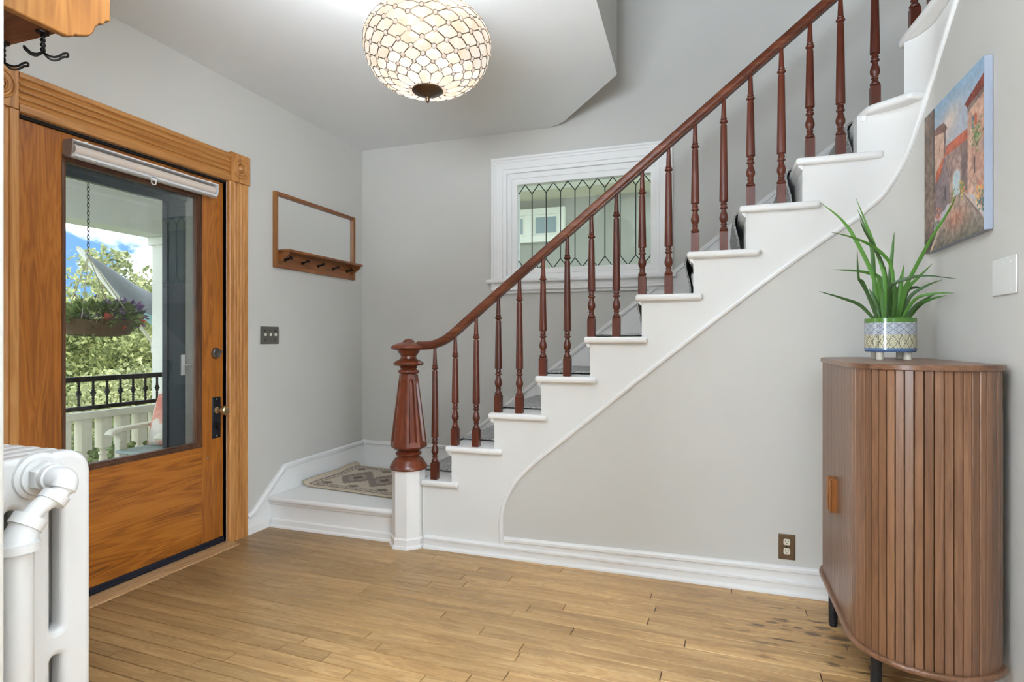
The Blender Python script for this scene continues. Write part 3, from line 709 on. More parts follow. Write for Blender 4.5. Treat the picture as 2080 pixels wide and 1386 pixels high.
# door casing: fluted boards, head and bull's-eye corner blocks, jamb and threshold
tr = struct('trim_2', MB().box(-2.93, XL-.004, DY1, DY1+.012, 0, DZ1+.012).box(-2.93, XL-.004, DY0-.012, DY0, 0, DZ1+.012).box(-2.93, XL-.004, DY0, DY1, DZ1, DZ1+.012), M['door'], smooth=0)
CX = -2.72
def fluted(mb, a0, a1, l0, l1, vertical, x0=XL, x1=CX, flutes=4):
    """board from a0..a1 across, l0..l1 along; flutes are real grooves"""
    w = a1-a0; prof = [(0, x0), (0, x1-.004), (.004, x1)]
    m0 = .034; fw = (w-m0-.018)/flutes
    for k in range(flutes):
        s = m0+k*fw
        prof += [(s, x1), (s+fw*.14, x1-.009), (s+fw*.5, x1-.014), (s+fw*.70, x1-.009), (s+fw*.84, x1)]
    prof += [(w-.004, x1), (w, x1-.004), (w, x0)]
    V = []
    for l in (l0, l1):
        for a, x in prof: V.append((x, a0+a, l) if vertical else (x, l, a0+a))
    n_ = len(prof); F = [(i, i+1, n_+i+1, n_+i) for i in range(n_-1)]+[tuple(range(n_)), tuple(range(n_, 2*n_))[::-1]]
    mb.add(V, F)
BW = .146
r_in = 2.716; l_in = 1.609
cm = MB(); fluted(cm, r_in, r_in+BW, 0, 2.155, True)
obj('casing_board', cm, M['case'], tr, smooth=20)
cm = MB(); fluted(cm, l_in-BW, l_in, 0, 2.155, True); 
for i, p in enumerate(cm.v): cm.v[i] = (p[0], l_in-(p[1]-(l_in-BW)), p[2])
obj('casing_board', cm, M['case'], tr, smooth=20)
hm = MB(); fluted(hm, 2.150, 2.318, l_in-.0, r_in+.012, False)
obj('head_casing', hm, M['caseh'], tr, smooth=20)
for y0 in (r_in+.008, l_in-BW-.006):
    y1 = y0+BW; zc = (2.160+2.325)/2; yc = (y0+y1)/2
    rbm = MB().box(XL, CX+.006, y0, y1, 2.156, 2.328)
    rbm.lathe([(.064, -.001), (.062, .007), (.055, .008), (.051, -.0005), (.044, -.001), (.040, .007), (.033, .008), (.028, -.0005), (.021, -.0005), (.016, .009), (.008, .013), (.001, .014)], (CX+.0065, yc, zc), 32, axis=(1, 0, 0), cap=False)
    obj('corner_block', rbm, M['case'], tr, bevel=.002, smooth=40)
obj('weather_strip', MB().box(XD-.03, XD+.012, DY0, DY1, 2.139, 2.152), M['slot'], tr, smooth=0)
M['thr'] = wood('threshold_oak', rgb(148, 110, 70), rgb(182, 144, 102), rgb(202, 166, 124), 'y', .5, 120, 12)
obj('threshold', MB().prism([(-2.77, 0), (-2.775, .006), (-2.73, .010), (-2.655, .003), (-2.650, 0)], 'y', DY0-.01, DY1+.012), M['thr'], tr, smooth=20)
obj('threshold_sill', MB().box(-2.95, -2.77, DY0, DY1, -.02, .005), M['slate'], tr, smooth=0)
# white outer jamb with its stop, then the storm door
jb = MB().box(-3.06, -2.83, 2.622, DY1+.02, 0, DZ1).box(-3.06, -2.83, DY0-.02, 1.70, 0, DZ1).box(-3.06, -2.83, 1.70, 2.622, 2.06, DZ1)
obj('outer_jamb', jb, M['extwhite'], tr, bevel=.003)
d2 = struct('door_2', MB().box(-2.985, -2.945, 2.492, 2.612, .01, 2.05), M['slate'], bevel=.005)
obj('stile', MB().box(-2.985, -2.945, 1.705, 1.80, .01, 2.05), M['slate'], d2, bevel=.005)
obj('top_rail', MB().box(-2.985, -2.945, 1.80, 2.492, 1.995, 2.05).box(-2.945, -2.93, 1.71, 2.61, 2.02, 2.06), M['slate'], d2, bevel=.005)
obj('bottom_rail', MB().box(-2.985, -2.945, 1.80, 2.492, .01, .30), M['slate'], d2, bevel=.005)
obj('stile_moulding', MB().box(-2.978, -2.938, 2.480, 2.494, .30, 1.995), M['navy'], d2, bevel=.003)
obj('glass_pane', MB().box(-2.968, -2.964, 1.80, 2.492, .30, 1.995), M['glass'], d2, smooth=0)
lt = MB().box(-2.945, -2.935, 2.575, 2.600, 1.00, 1.12).tube([(-2.935, 2.588, 1.06), (-2.905, 2.588, 1.06), (-2.90, 2.60, 1.058), (-2.90, 2.63, 1.055)], .006, 8)
obj('latch', lt, M['alu'], d2, bevel=.002)

# ------------------------------------------------------------------ roller blind on the door
bl = thing('roller_blind', 'white roller blind cassette rolled up above the front door glass', 'blind', (XD, 2.23, 2.03))
by0, by1 = 1.812, 2.612; bz = 2.066; bxx = XD+.034
cs = MB()
# open C-shaped cassette
pr = [(XD, bz+.038), (XD+.062, bz+.036), (XD+.062, bz+.030), (XD+.010, bz+.030), (XD+.006, bz+.02), (XD+.006, bz-.02), (XD+.014, bz-.030), (XD+.046, bz-.033), (XD+.058, bz-.024), (XD+.060, bz-.026), (XD+.047, bz-.038), (XD+.010, bz-.036), (XD, bz-.024)]
cs.prism(pr, 'y', by0, by1)
obj('cassette', cs, M['alu'], bl, smooth=30)
capp = [(XD, bz+.039), (XD+.063, bz+.037), (XD+.064, bz-.004), (XD+.058, bz-.026), (XD+.045, bz-.040), (XD+.012, bz-.038), (XD, bz-.026)]
obj('end_cap', MB().prism(capp, 'y', by0-.006, by0), M['taupe'], bl, bevel=.002)
obj('end_cap', MB().prism(capp, 'y', by1, by1+.004), M['alu'], bl, bevel=.001)
obj('fabric_roll', MB().tube([(bxx, by0+.012, bz-.002), (bxx, by1-.012, bz-.002)], .0245, 24), M['cloth'], bl)
obj('bottom_bar', MB().box(XD+.044, XD+.060, by0+.008, by1-.008, bz-.036, bz-.027), M['alu'], bl, bevel=.002)
pt_ = MB().box(XD+.052, XD+.060, 2.195, 2.225, bz-.046, bz-.030); pt_.tube([(XD+.056, 2.198, bz-.044), (XD+.056, 2.198, bz-.062), (XD+.056, 2.203, bz-.066), (XD+.056, 2.217, bz-.066), (XD+.056, 2.222, bz-.062), (XD+.056, 2.222, bz-.044)], .0028, 8)
obj('pull_tab', pt_, M['alu'], bl)
for y in (1.87, 2.56): obj('bracket_clip', MB().box(XD+.01, XD+.05, y, y+.016, bz+.036, bz+.044), M['white'], bl, bevel=.001)

# ------------------------------------------------------------------ leaded window
gx0, gx1, gz0, gz1 = -1.410, -.424, 1.738, 2.376
w1 = struct('window_1', MB().box(WX0, gx0, YB+.02, YB+.10, WZ0, WZ1).box(gx1, WX1, YB+.02, YB+.10, WZ0, WZ1).box(gx0, gx1, YB+.02, YB+.10, WZ0, gz0).box(gx0, gx1, YB+.02, YB+.10, gz1, WZ1), M['trim'], smooth=0)
def wframe(mb, x0, x1, z0, z1, y, prof):
    c = [(x0, z0, -1, -1), (x1, z0, 1, -1), (x1, z1, 1, 1), (x0, z1, -1, 1)]; m_ = len(prof); V = []
    for (x, z, sx, sz) in c:
        for a, d in prof: V.append((x+sx*a, y-d, z+sz*a))
    F = []
    for i in range(4):
        for k in range(m_-1):
            j = (i+1) % 4; F.append((i*m_+k, j*m_+k, j*m_+k+1, i*m_+k+1))
    mb.add(V, F); return mb
obj('sash', wframe(MB(), gx0, gx1, gz0, gz1, YB+.02, [(-.003, -.06), (-.003, .0), (.012, .004), (.035, .004), (.040, .012), (.052, .014), (.056, .004), (.066, .004)]), M['trim'], w1, smooth=30)
obj('casing', wframe(MB(), -1.508, -.366, 1.665, 2.480, YB, [(-.024, -.02), (-.024, .006), (-.012, .010), (0, .012), (.004, .020), (.050, .022), (.054, .028), (.066, .030), (.072, .040), (.084, .042), (.090, .034), (.092, 0)]), M['trim'], w1, smooth=30)
obj('window_stool', MB().box(-1.63, -.25, YB-.062, YB, 1.632, 1.660), M['trim'], w1, bevel=.010, bseg=3)
ap = MB().prism([(YB, 1.632), (YB-.030, 1.632), (YB-.030, 1.612), (YB-.020, 1.600), (YB-.020, 1.575), (YB-.026, 1.567), (YB-.024, 1.556), (YB, 1.553)], 'x', -1.585, -.29)
obj('apron', ap, M['trim'], w1, smooth=30)
NP = 9; pw = (gx1-gx0)/NP; tip = .072; yg = YB+.055
for k in range(NP):
    a, b_ = gx0+k*pw, gx0+(k+1)*pw; c_ = (a+b_)/2
    obj('glass_pane', MB().prism([(a, gz0+tip), (c_, gz0), (b_, gz0+tip), (b_, gz1-tip), (c_, gz1), (a, gz1-tip)], 'y', yg, yg+.003), M['glassg'], w1, smooth=0)
for k in range(NP+1):
    c_ = gx0+k*pw; l = max(gx0, c_-pw/2); r_ = min(gx1, c_+pw/2)
    for zt_, zp in ((gz1, gz1-tip), (gz0, gz0+tip)):
        pts_ = [(l, zt_), (c_, zp), (r_, zt_)] if gx0 < c_-.01 and c_ < gx1-.01 else [(l, zt_), (c_, zp), (c_, zt_)] if c_ < -1 and False else [(l, zt_), (c_, zp), (r_, zt_)]
        obj('glass_pane', MB().prism(pts_, 'y', yg, yg+.003), M['glassg'], w1, smooth=0)
lead = MB()
for k in range(1, NP):
    x = gx0+k*pw; lead.tube([(x, yg-.001, gz0+tip), (x, yg-.001, gz1-tip)], .0038, 6)
for k in range(NP):
    a, b_ = gx0+k*pw, gx0+(k+1)*pw; c_ = (a+b_)/2
    for zt_, zp in ((gz1-.001, gz1-tip), (gz0+.001, gz0+tip)):
        lead.tube([(a, yg-.001, zp), (c_, yg-.001, zt_)], .0038, 6).tube([(c_, yg-.001, zt_), (b_, yg-.001, zp)], .0038, 6)
obj('lead_came', lead, M['lead'], w1)

# ------------------------------------------------------------------ mirror with shelf and pegs on the left wall
ms = thing('mirror_shelf', 'oak framed wall mirror with a small shelf and five black pegs', 'mirror', (XL, 3.54, 1.685))
y0, y1, z0, z1 = 3.096, 3.990, 1.685, 2.185; FX = XL+.028
obj('frame_stile', MB().box(XL, FX, y0, y0+.024, z0, z1), M['shelfw'], ms, bevel=.003)
obj('frame_stile', MB().box(XL, FX, y1-.026, y1, z0, z1), M['shelfw'], ms, bevel=.003)
obj('frame_rail', MB().box(XL, FX, y0+.024, y1-.026, z1-.024, z1), M['oakhook'], ms, bevel=.003)
obj('mirror_glass', MB().box(XL+.002, XL+.010, y0+.02, y1-.02, 1.79, z1-.02), M['mirror'], ms, smooth=0)
obj('back_board', MB().box(XL, FX-.006, y0+.024, y1-.026, z0, 1.790), M['oakhook'], ms, bevel=.003)
obj('shelf_board', MB().box(FX-.006, XL+.118, y0+.026, y1-.03, 1.786, 1.803), M['oakhook'], ms, bevel=.004)
for y in (y0+.03, y1-.05):
    obj('shelf_bracket', MB().prism([(FX-.006, 1.786), (XL+.100, 1.786), (XL+.098, 1.772), (XL+.05, 1.738), (FX-.006, 1.715)], 'y', y, y+.016), M['oakhook'], ms, bevel=.002)
for k in range(5):
    y = 3.190+k*.172
    pg = MB(); pg.lathe([(.012, 0), (.011, .004), (.006, .006), (.0055, .042), (.011, .046), (.012, .052), (.008, .057), (.001, .058)], (FX-.006, y, 1.742), 14, axis=(1, 0, .25))
    obj('peg', pg, M['black'], ms)

# ------------------------------------------------------------------ wall plates
sw = thing('light_switch', 'triple toggle switch plate in aged bronze beside the front door', 'light switch', (XL, 3.066, 1.18))
obj('plate', MB().box(XL, XL+.006, 2.983, 3.150, 1.180, 1.294), M['pewter'], sw, bevel=.003)
for k in range(3):
    y = 3.022+k*.046
    tg = MB().box(XL+.004, XL+.018, y-.004, y+.004, 1.232, 1.250); tg.xform(Matrix.Translation((0, 0, 0)))
    obj('toggle', tg, M['ivory'], sw, bevel=.002)
    for z in (1.207, 1.267): obj('screw', MB().lathe([(.004, 0), (.003, .0015), (.001, .0015)], (XL+.006, y, z), 10, axis=(1, 0, 0)), M['black'], sw)
ol = thing('wall_outlet', 'double power outlet with brown metal plate low on the white stair wall', 'outlet', (.318, YS, .16))
obj('plate', MB().box(.282, .354, YS-.006, YS, .162, .282), M['bronze'], ol, bevel=.002)
for z in (.246, .202):
    fc = MB(); pts_ = [(.318+.0172*max(-.83, min(.83, math.cos(a)))*1.0, z+.0172*max(-.84, min(.84, math.sin(a)))) for a in [i*PI/16 for i in range(32)]]
    fc.prism(pts_, 'y', YS-.0095, YS-.005)
    f_ = obj('receptacle', fc, M['ivory'], ol, bevel=.001)
    sl = MB().box(.3105, .3125, YS-.0102, YS-.009, z, z+.009).box(.3235, .3252, YS-.0102, YS-.009, z+.001, z+.008).lathe([(.0026, 0), (.0026, .001)], (.318, YS-.0092, z-.007), 12, axis=(0, -1, 0))
    obj('slot', sl, M['slot'], f_)
obj('screw', MB().lathe([(.003, 0), (.002, .0015)], (.318, YS-.006, .224), 10, axis=(0, -1, 0)), M['black'], ol)
bp2 = thing('blank_plate', 'white blank wall plate below the framed canvas', 'wall plate', (XR, 2.216, 1.343))
obj('plate', MB().box(XR-.006, XR, 2.136, 2.296, 1.343, 1.460), M['white'], bp2, bevel=.003)
for y in (2.17, 2.216, 2.262):
    for z in (1.36, 1.443): obj('screw', MB().lathe([(.004, 0), (.003, .0012), (.001, .0012)], (XR-.006, y, z), 10, axis=(-1, 0, 0)), M['white'], bp2)

# ------------------------------------------------------------------ coat shelf on the near wall (top left)
cs2 = thing('coat_shelf', 'honey pine hanging shelf with scalloped side and wire hooks', 'coat rack', (-2.0, .743, 1.91))
prof = [(.743, 2.25), (1.041, 2.25), (1.041, 1.993), (1.030, 1.990), (1.024, 1.978), (1.014, 1.975), (1.008, 1.966), (1.004, 1.962), (1.000, 1.948), (.990, 1.934), (.976, 1.927), (.964, 1.922), (.958, 1.922), (.952, 1.914), (.940, 1.909), (.926, 1.909), (.743, 1.909)]
obj('side_board', MB().prism(prof, 'x', -1.44, -1.42), M['shelfw'], cs2, bevel=.003)
obj('side_board', MB().prism(prof, 'x', -2.34, -2.32), M['shelfw'], cs2, bevel=.003)
obj('bottom_board', MB().box(-2.32, -1.44, .743, .934, 1.916, 1.934), M['mahogr'], cs2, bevel=.002)
obj('top_board', MB().box(-2.34, -1.42, .743, 1.041, 2.25, 2.27), M['shelfw'], cs2, bevel=.003)
obj('back_board', MB().box(-2.32, -1.44, .743, .757, 1.934, 2.25), M['shelfw'], cs2, smooth=0)
for x in (-1.472, -1.612, -1.752, -1.892, -2.032, -2.172):
    y, z = .918, 1.916
    hk = MB(); hk.lathe([(.014, 0), (.013, -.004), (.001, -.0045)], (x, y, z), 14)
    for ph in (0, PI):
        hk.tube([(x+.0034*math.cos(ph+i*.9), y+.0034*math.sin(ph+i*.9), z-.004-.0032*i) for i in range(14)], .0027, 6)
    zb_ = z-.046
    # two wire loops sweeping out to either side and curling up
    for sgn, w_ in ((1, .010), (-1, .006)):
        dx, dy = (.55, .83)
        px_, py_ = -dy, dx
        L_ = []
        for side in (1, -1):
            arr = [(0, 0), (.010, -.008), (.020, -.010), (.030, -.005), (.038, .003), (.046, .006)] if sgn > 0 else [(0, 0), (-.010, -.009), (-.020, -.010), (-.028, -.004), (-.033, .001)]
            if side < 0: arr = arr[::-1]
            L_ += [(x+dx*a+px_*side*w_*min(1, abs(a)/.012), y+dy*a+py_*side*w_*min(1, abs(a)/.012), zb_+b__) for a, b__ in arr]
        hk.tube(smoothpath(L_, 3), .0025, 6)
    obj('hook', hk, M['black'], cs2)

# ------------------------------------------------------------------ cast iron radiator
ra = thing('radiator', 'white cast iron column radiator with supply pipe beside the doorway', 'radiator', (-1.85, .92, 0))
def section_mesh():
    cu = bpy.data.curves.new('section_shape', 'CURVE'); cu.dimensions = '2D'; cu.fill_mode = 'BOTH'
    def loop(pts):
        s = cu.splines.new('POLY'); s.points.add(len(pts)-1)
        for p, q in zip(s.points, pts): p.co = (q[0], q[1], 0, 1)
        s.use_cyclic_u = True
    def rrect(x0, x1, z0, z1, r, n=6, rt=None):
        rt = r if rt is None else rt; out = []
        for cx_, cz_, a, q in ((x1-r, z0+r, -PI/2, r), (x1-rt, z1-rt, 0, rt), (x0+rt, z1-rt, PI/2, rt), (x0+r, z0+r, PI, r)):
            out += [(cx_+q*math.cos(a+i*PI/2/n), cz_+q*math.sin(a+i*PI/2/n)) for i in range(n+1)]
        return out
    bv = .015
    loop(rrect(-.13+bv, .13-bv, .06, .932-bv, .03, 6, .045))
    for c0 in (-.0475, .0475):
        for za, zb in ((.50, .815), (.17, .440)):
            loop(rrect(c0-.0125-bv, c0+.0125+bv, za-bv, zb+bv, .026))
    cu.extrude = .0115; cu.bevel_depth = bv; cu.bevel_resolution = 3
    o = bpy.data.objects.new('section_shape', cu); COL.objects.link(o)
    me = bpy.data.meshes.new_from_object(o.evaluated_get(bpy.context.evaluated_depsgraph_get()))
    bpy.data.objects.remove(o); bpy.data.curves.remove(cu)
    R_ = Matrix(((0, 0, 1, 0), (1, 0, 0, 0), (0, 1, 0, 0), (0, 0, 0, 1)))
    me.transform(R_); return me
sme = section_mesh(); sme.materials.clear(); sme.materials.append(M['cast'])
sme.polygons.foreach_set('use_smooth', [True]*len(sme.polygons)); sme.set_sharp_from_angle(angle=math.radians(50))
for k in range(13):
    o = bpy.data.objects.new('section', sme); COL.objects.link(o); o.parent = ra
    wloc = Vector((-1.526-.0585*k, .92, 0)); o.location = wloc-WO[ra.name]; WO[o.name] = wloc
for (x) in (-1.526, -1.526-.0585*12):
    for y in (.80, 1.04):
        obj('foot', MB().lathe([(.020, 0), (.022, .012), (.016, .03), (.020, .08)], (x, y, 0), 14), M['cast'], ra)
hz, hy = .884, .925
hub = MB()
hub.lathe([(.056, 0), (.054, .010), (.046, .014), (.044, .020)], (-1.502, hy, hz), 28, axis=(1, 0, 0))
hub.lathe([(.034, 0), (.036, .004), (.036, .022), (.033, .026)], (-1.484, hy, hz), 6, axis=(1, 0, 0), smooth=False)
hub.lathe([(.030, 0), (.030, .016), (.026, .018)], (-1.459, hy, hz), 28, axis=(1, 0, 0))
obj('hub_union', hub, M['cast'], ra, smooth=40)
obj('boss', MB().lathe([(.010, 0), (.013, .004), (.013, .016), (.008, .02), (.001, .02)], (-1.500, .885, .78), 14, axis=(1, 0, 0)), M['cast'], ra)
obj('air_vent', MB().lathe([(.008, 0), (.013, .003), (.013, .012), (.001, .015)], (-1.50, .955, .918), 14, axis=(1, 0, .2)), M['cast'], ra)
ell = smoothpath([(-1.455, hy, hz), (-1.432, hy, hz), (-1.414, hy+.002, hz-.003), (-1.405, hy-.004, hz-.016), (-1.404, hy-.016, hz-.030), (-1.403, .870, .836), (-1.402, .838, .806), (-1.401, .826, .782)], 5)
rad = [.026 if p.x < -1.42 or p.z > .862 else .0195 for p in ell]
pp_ = MB(); pp_.tube(ell, rad, 18)
pp_.tube([(-1.404, hy-.020, hz-.030), (-1.4035, hy-.034, hz-.044)], .029, 18)
pp_.tube([(-1.4025, .852, .818), (-1.402, .838, .800)], .034, 22)
pp_.tube([(-1.402, .846, .814), (-1.401, .828, .778), (-1.40, .823, .762)], [.027, .033, .034], 22)
pp_.tube([(-1.40, .823, .772), (-1.40, .823, .754)], .040, 24)
pp_.tube([(-1.40, .823, 0), (-1.40, .823, .765)], .0285, 22)
obj('supply_pipe', pp_, M['cast'], ra, smooth=50)
# ------------------------------------------------------------------ leaded glass ceiling light
LX, LY, LZ = -1.087, 2.09, 2.385
lmp = thing('ceiling_light', 'round leaded cream glass ceiling light with bronze finial', 'ceiling light', (LX, LY, 2.18))
def lit(name, col, strength, mottled=0):
    m, t, b = base(name, col, .3, 0, .2)
    n = t.nodes.new('ShaderNodeTexNoise'); n.inputs['Scale'].default_value = 14; n.inputs['Detail'].default_value = 3
    tc_ = t.nodes.new('ShaderNodeTexCoord'); oi = t.nodes.new('ShaderNodeObjectInfo')
    cb_ = t.nodes.new('ShaderNodeCombineXYZ'); ad = t.nodes.new('ShaderNodeVectorMath'); sc_ = t.nodes.new('ShaderNodeVectorMath'); sc_.operation = 'SCALE'; sc_.inputs['Scale'].default_value = 31
    for i in range(3): t.links.new(oi.outputs['Random'], cb_.inputs[i])
    t.links.new(cb_.outputs[0], sc_.inputs[0]); t.links.new(sc_.outputs[0], ad.inputs[1]); t.links.new(tc_.outputs['Object'], ad.inputs[0]); t.links.new(ad.outputs[0], n.inputs['Vector'])
    r = t.nodes.new('ShaderNodeValToRGB'); r.color_ramp.elements[0].position = .32; r.color_ramp.elements[0].color = rgb(255, 226, 194); r.color_ramp.elements[1].position = .60; r.color_ramp.elements[1].color = rgb(255, 247, 236)
    t.links.new(n.outputs['Fac'], r.inputs[0]); t.links.new(r.outputs[0], b.inputs['Emission Color']); b.inputs['Emission Strength'].default_value = strength
    return m
M['pane'] = lit('lit_cream_glass', rgb(90, 78, 66), .64)
M['panelo'] = lit('lit_cream_glass_low', rgb(90, 82, 76), .84)
M['jewel'] = lit('lit_glass_bead', rgb(100, 84, 78), .46)
A, BL, BU = .250, .188, .155
def prof(t):
    """t from 0 at the bottom plate to 1 at the crown"""
    a = -PI/2+.20+t*(PI/2-.20+1.05)
    r = A*math.cos(a)**.74 if a < 0 else A*math.cos(a)
    return r, LZ+(BL if a < 0 else BU)*math.sin(a)
NA = 16; RW = 15            # lattice: 16 panes round, staggered half rows
ts = [.085+(.905)*((k/RW)**1.06) for k in range(RW+1)]
def sp(k, phi, off=0):
    t = ts[k] if k >= 0 else 0
    r, z = prof(t); return Vector((LX+(r+off)*math.cos(phi), LY+(r+off)*math.sin(phi), z-(off*.5 if t < .5 else 0)))
dph = 2*PI/NA
def surf(t, phi, off=0):
    r, z = prof(t); r2, z2 = prof(t+.01); d = Vector((r2-r, 0, z2-z)).normalized(); nrm = Vector((d.z, 0, -d.x))
    rr_ = r+nrm.x*off; return Vector((LX+rr_*math.cos(phi), LY+rr_*math.sin(phi), z+nrm.z*off))
def cell(quad, sh=.86):
    """pane of the lattice: a diamond in (t, phi) with blunted corners and slightly swollen faces"""
    c = (sum(q[0] for q in quad)/len(quad), sum(q[1] for q in quad)/len(quad)); out = []
    n = len(quad)
    for i in range(n):
        a, b_ = quad[i], quad[(i+1) % n]
        for f in (.17, .5, .83):
            p = (a[0]*(1-f)+b_[0]*f, a[1]*(1-f)+b_[1]*f); out.append((c[0]+(p[0]-c[0])*.95, c[1]+(p[1]-c[1])*.95))
    mb = MB(); m_ = len(out)
    front = [surf(t, p, .0015) for t, p in out]; back = [surf(t, p, -.0015) for t, p in out]
    mb.v = [tuple(v) for v in front+back]+[tuple(surf(c[0], c[1], .004))]
    for i in range(m_):
        j = (i+1) % m_; mb.f += [[i, j, 2*m_], [i, j, m_+j, m_+i]]
    mb.f.append(list(range(m_, 2*m_)))
    mb.m = [0]*len(mb.f); mb.sm = [False]*len(mb.f); return mb
leadl = MB(); jew = MB()
for k in range(-1, RW-1):
    # diamond: bottom (k), sides (k+1), top (k+2)
    first = None
    sft = (k+1) % 2*.5
    for j in range(NA):
        ph = (j+sft)*dph
        tb = ts[k] if k >= 0 else 0.02
        quad = [(tb, ph), (ts[k+1], ph+dph/2), (ts[k+2], ph), (ts[k+1], ph-dph/2)] if k >= 0 else [(0.0, ph-dph*.5), (0.0, ph+dph*.5), (ts[0], ph+dph/2), (ts[1], ph), (ts[0], ph-dph/2)]
        if first is None:
            mb = cell(quad); first = obj('pane', mb, M['panelo'] if k < 3 else M['pane'], lmp, smooth=0, origin=(LX, LY, LZ)); ph0 = ph
        else: copyto(first, lmp, first.location, rotz=ph-ph0)
for k in range(RW+1):
    sft = k % 2*.5
    for j in range(NA):
        ph = (j+sft)*dph+dph/2
        if k >= 1:
            jm = Vector(surf(ts[k], ph, .001)); ax = Vector(surf(ts[k], ph, .02))-jm
            rj = .0088 if k > 2 else .0072
            jew.lathe([(rj, -.002), (rj*.8, .003), (.001, .0055)], jm, 8, axis=ax)
            leadl.tube([jm+Vector((0, 0, 0))+ax.normalized()*.0012+(Matrix.Rotation(2*PI*q/8, 3, ax.normalized()) @ ax.orthogonal().normalized())*(rj+.0012) for q in range(8)], .0014, 4, closed=True)
        if k < RW:
            for s_ in (-.5, .5):
                leadl.tube([surf(ts[k], ph, .001), surf((ts[k]+ts[k+1])/2, ph+s_*dph/2, .001), surf(ts[k+1], ph+s_*dph, .001)], .0018 if k < 3 else .0026, 5)
for j in range(NA):
    ph = j*dph+dph/2; leadl.tube([surf(0, ph, .001), surf(ts[0], ph, .001)], .0018, 5)
obj('lead_came', leadl, M['bronze'], lmp)
tag(obj('glass_beads', jew, M['jewel'], lmp), kind='stuff')
fin = MB(); zb_ = prof(0)[1]
fin.lathe([(.060, zb_+.004), (.062, zb_-.002), (.056, zb_-.008), (.040, zb_-.013), (.036, zb_-.016), (.028, zb_-.019), (.014, zb_-.024), (.009, zb_-.028), (.008, zb_-.034), (.0085, zb_-.040), (.004, zb_-.048), (.001, zb_-.050)], (LX, LY, 0), 36)
M['darkbronze'] = metal('dark_bronze', (.13, .085, .055, 1), .35)
obj('finial', fin, M['darkbronze'], lmp)
rt_, zt_ = prof(.99)
cn = MB(); cn.lathe([(rt_+.004, zt_-.004), (rt_+.006, zt_+.004), (.02, zt_+.012), (.012, zt_+.02), (.012, ZC-.03), (.065, ZC-.022), (.068, ZC-.002), (.06, ZC)], (LX, LY, 0), 32)
obj('stem', cn, M['bronze'], lmp)
light('ceiling_lamp_bulb', 'POINT', (LX+.28, LY-.20, 2.62), 5, (.95, .97, 1), radius=.2)
light('ceiling_lamp_bulb', 'POINT', (LX-.28, LY+.10, 2.62), 5, (.95, .97, 1), radius=.2)

# ------------------------------------------------------------------ tambour cabinet
cab = thing('cabinet', 'walnut slatted tambour cabinet with rounded ends and black legs', 'cabinet', (.645, 2.515, 0))
cxf, cxb, cy0, cy1 = .438, .832, 2.055, 2.985     # body faces
rc = .2
def capsule(off, nseg=14):
    """plan outline of the cabinet, from the back corner at the near end round the front to the far end"""
    r = rc+off; xc = cxf+rc; out = []
    a_end = math.asin(min(1, (cxb-xc)/r)) if cxb-xc < r else PI/2
    for i in range(nseg+1):
        a = a_end-(a_end+PI/2)*i/nseg
        out.append((xc+r*math.sin(a), cy0+rc-r*math.cos(a)))
    for i in range(nseg+1):
        a = -PI/2+(a_end+PI/2)*i/nseg
        out.append((xc+r*math.sin(a), cy1-rc+r*math.cos(a)))
    return out
ZB, ZT = .197, 1.128
obj('top_board', MB().prism(capsule(.014), 'z', ZT-.018, ZT), M['walnuty'], cab, bevel=.0025)
obj('base_board', MB().prism(capsule(.020), 'z', ZB, ZB+.018), M['walnuty'], cab, bevel=.006, bseg=3)
obj('carcass', MB().prism(capsule(-.008), 'z', ZB+.018, ZT-.018), M['bead'], cab, smooth=40)
# slats follow the outline
op = capsule(0, 40); cum = [0]
for a, b_ in zip(op[:-1], op[1:]): cum.append(cum[-1]+math.dist(a, b_))
Lt = cum[-1]
def onpath(s):
    for i in range(len(cum)-1):
        if cum[i+1] >= s-1e-9:
            f = (s-cum[i])/max(1e-9, cum[i+1]-cum[i]); p = (op[i][0]*(1-f)+op[i+1][0]*f, op[i][1]*(1-f)+op[i+1][1]*f)
            t = Vector((op[i+1][0]-op[i][0], op[i+1][1]-op[i][1], 0)).normalized(); return Vector((p[0], p[1], 0)), t
ns_ = 70; pit = Lt/ns_; w_ = pit-.0018
dn = thing('door', None, None, (.645, 2.2, ZB+.018)); dn.parent = cab; dn.location = WO[dn.name]-WO[cab.name]
df = thing('door', None, None, (.645, 2.8, ZB+.018)); df.parent = cab; df.location = WO[df.name]-WO[cab.name]
sl = MB(); c_ = .0012
sl.prism([(-w_/2, .004), (-w_/2, -.004), (-w_/2+c_, -.006), (w_/2-c_, -.006), (w_/2, -.004), (w_/2, .004)], 'z', 0, ZT-ZB-.0365)
slat0 = None
for k in range(ns_):
    p, t = onpath((k+.5)*pit)
    prt = dn if k < ns_/2 else df
    ang = math.atan2(t.y, t.x)
    if slat0 is None:
        slat0 = obj('slat', sl, M['walnut'], prt, smooth=0, origin=(0, 0, 0)); o = slat0
    else:
        o = slat0.copy(); COL.objects.link(o); o.parent = prt
    # the path runs clockwise seen from above, so its outside lies on the left of travel
    o.rotation_euler = (0, 0, ang+PI)
    o.location = Vector((p.x, p.y, ZB+.0185))-WO[prt.name]; WO[o.name] = Vector((p.x, p.y, ZB+.0185))
M['tan'] = wood('tan_handle', rgb(112, 62, 22), rgb(140, 84, 36), rgb(160, 102, 50), 'z', .4, 60, 8, .02)
for prt, y in ((dn, 2.492), (df, 2.541)):
    obj('handle', MB().box(cxf-.026, cxf-.004, y-.004, y+.004, .548, .676).box(cxf-.030, cxf-.024, y-.007, y+.007, .548, .676), M['tan'], prt, bevel=.0015)
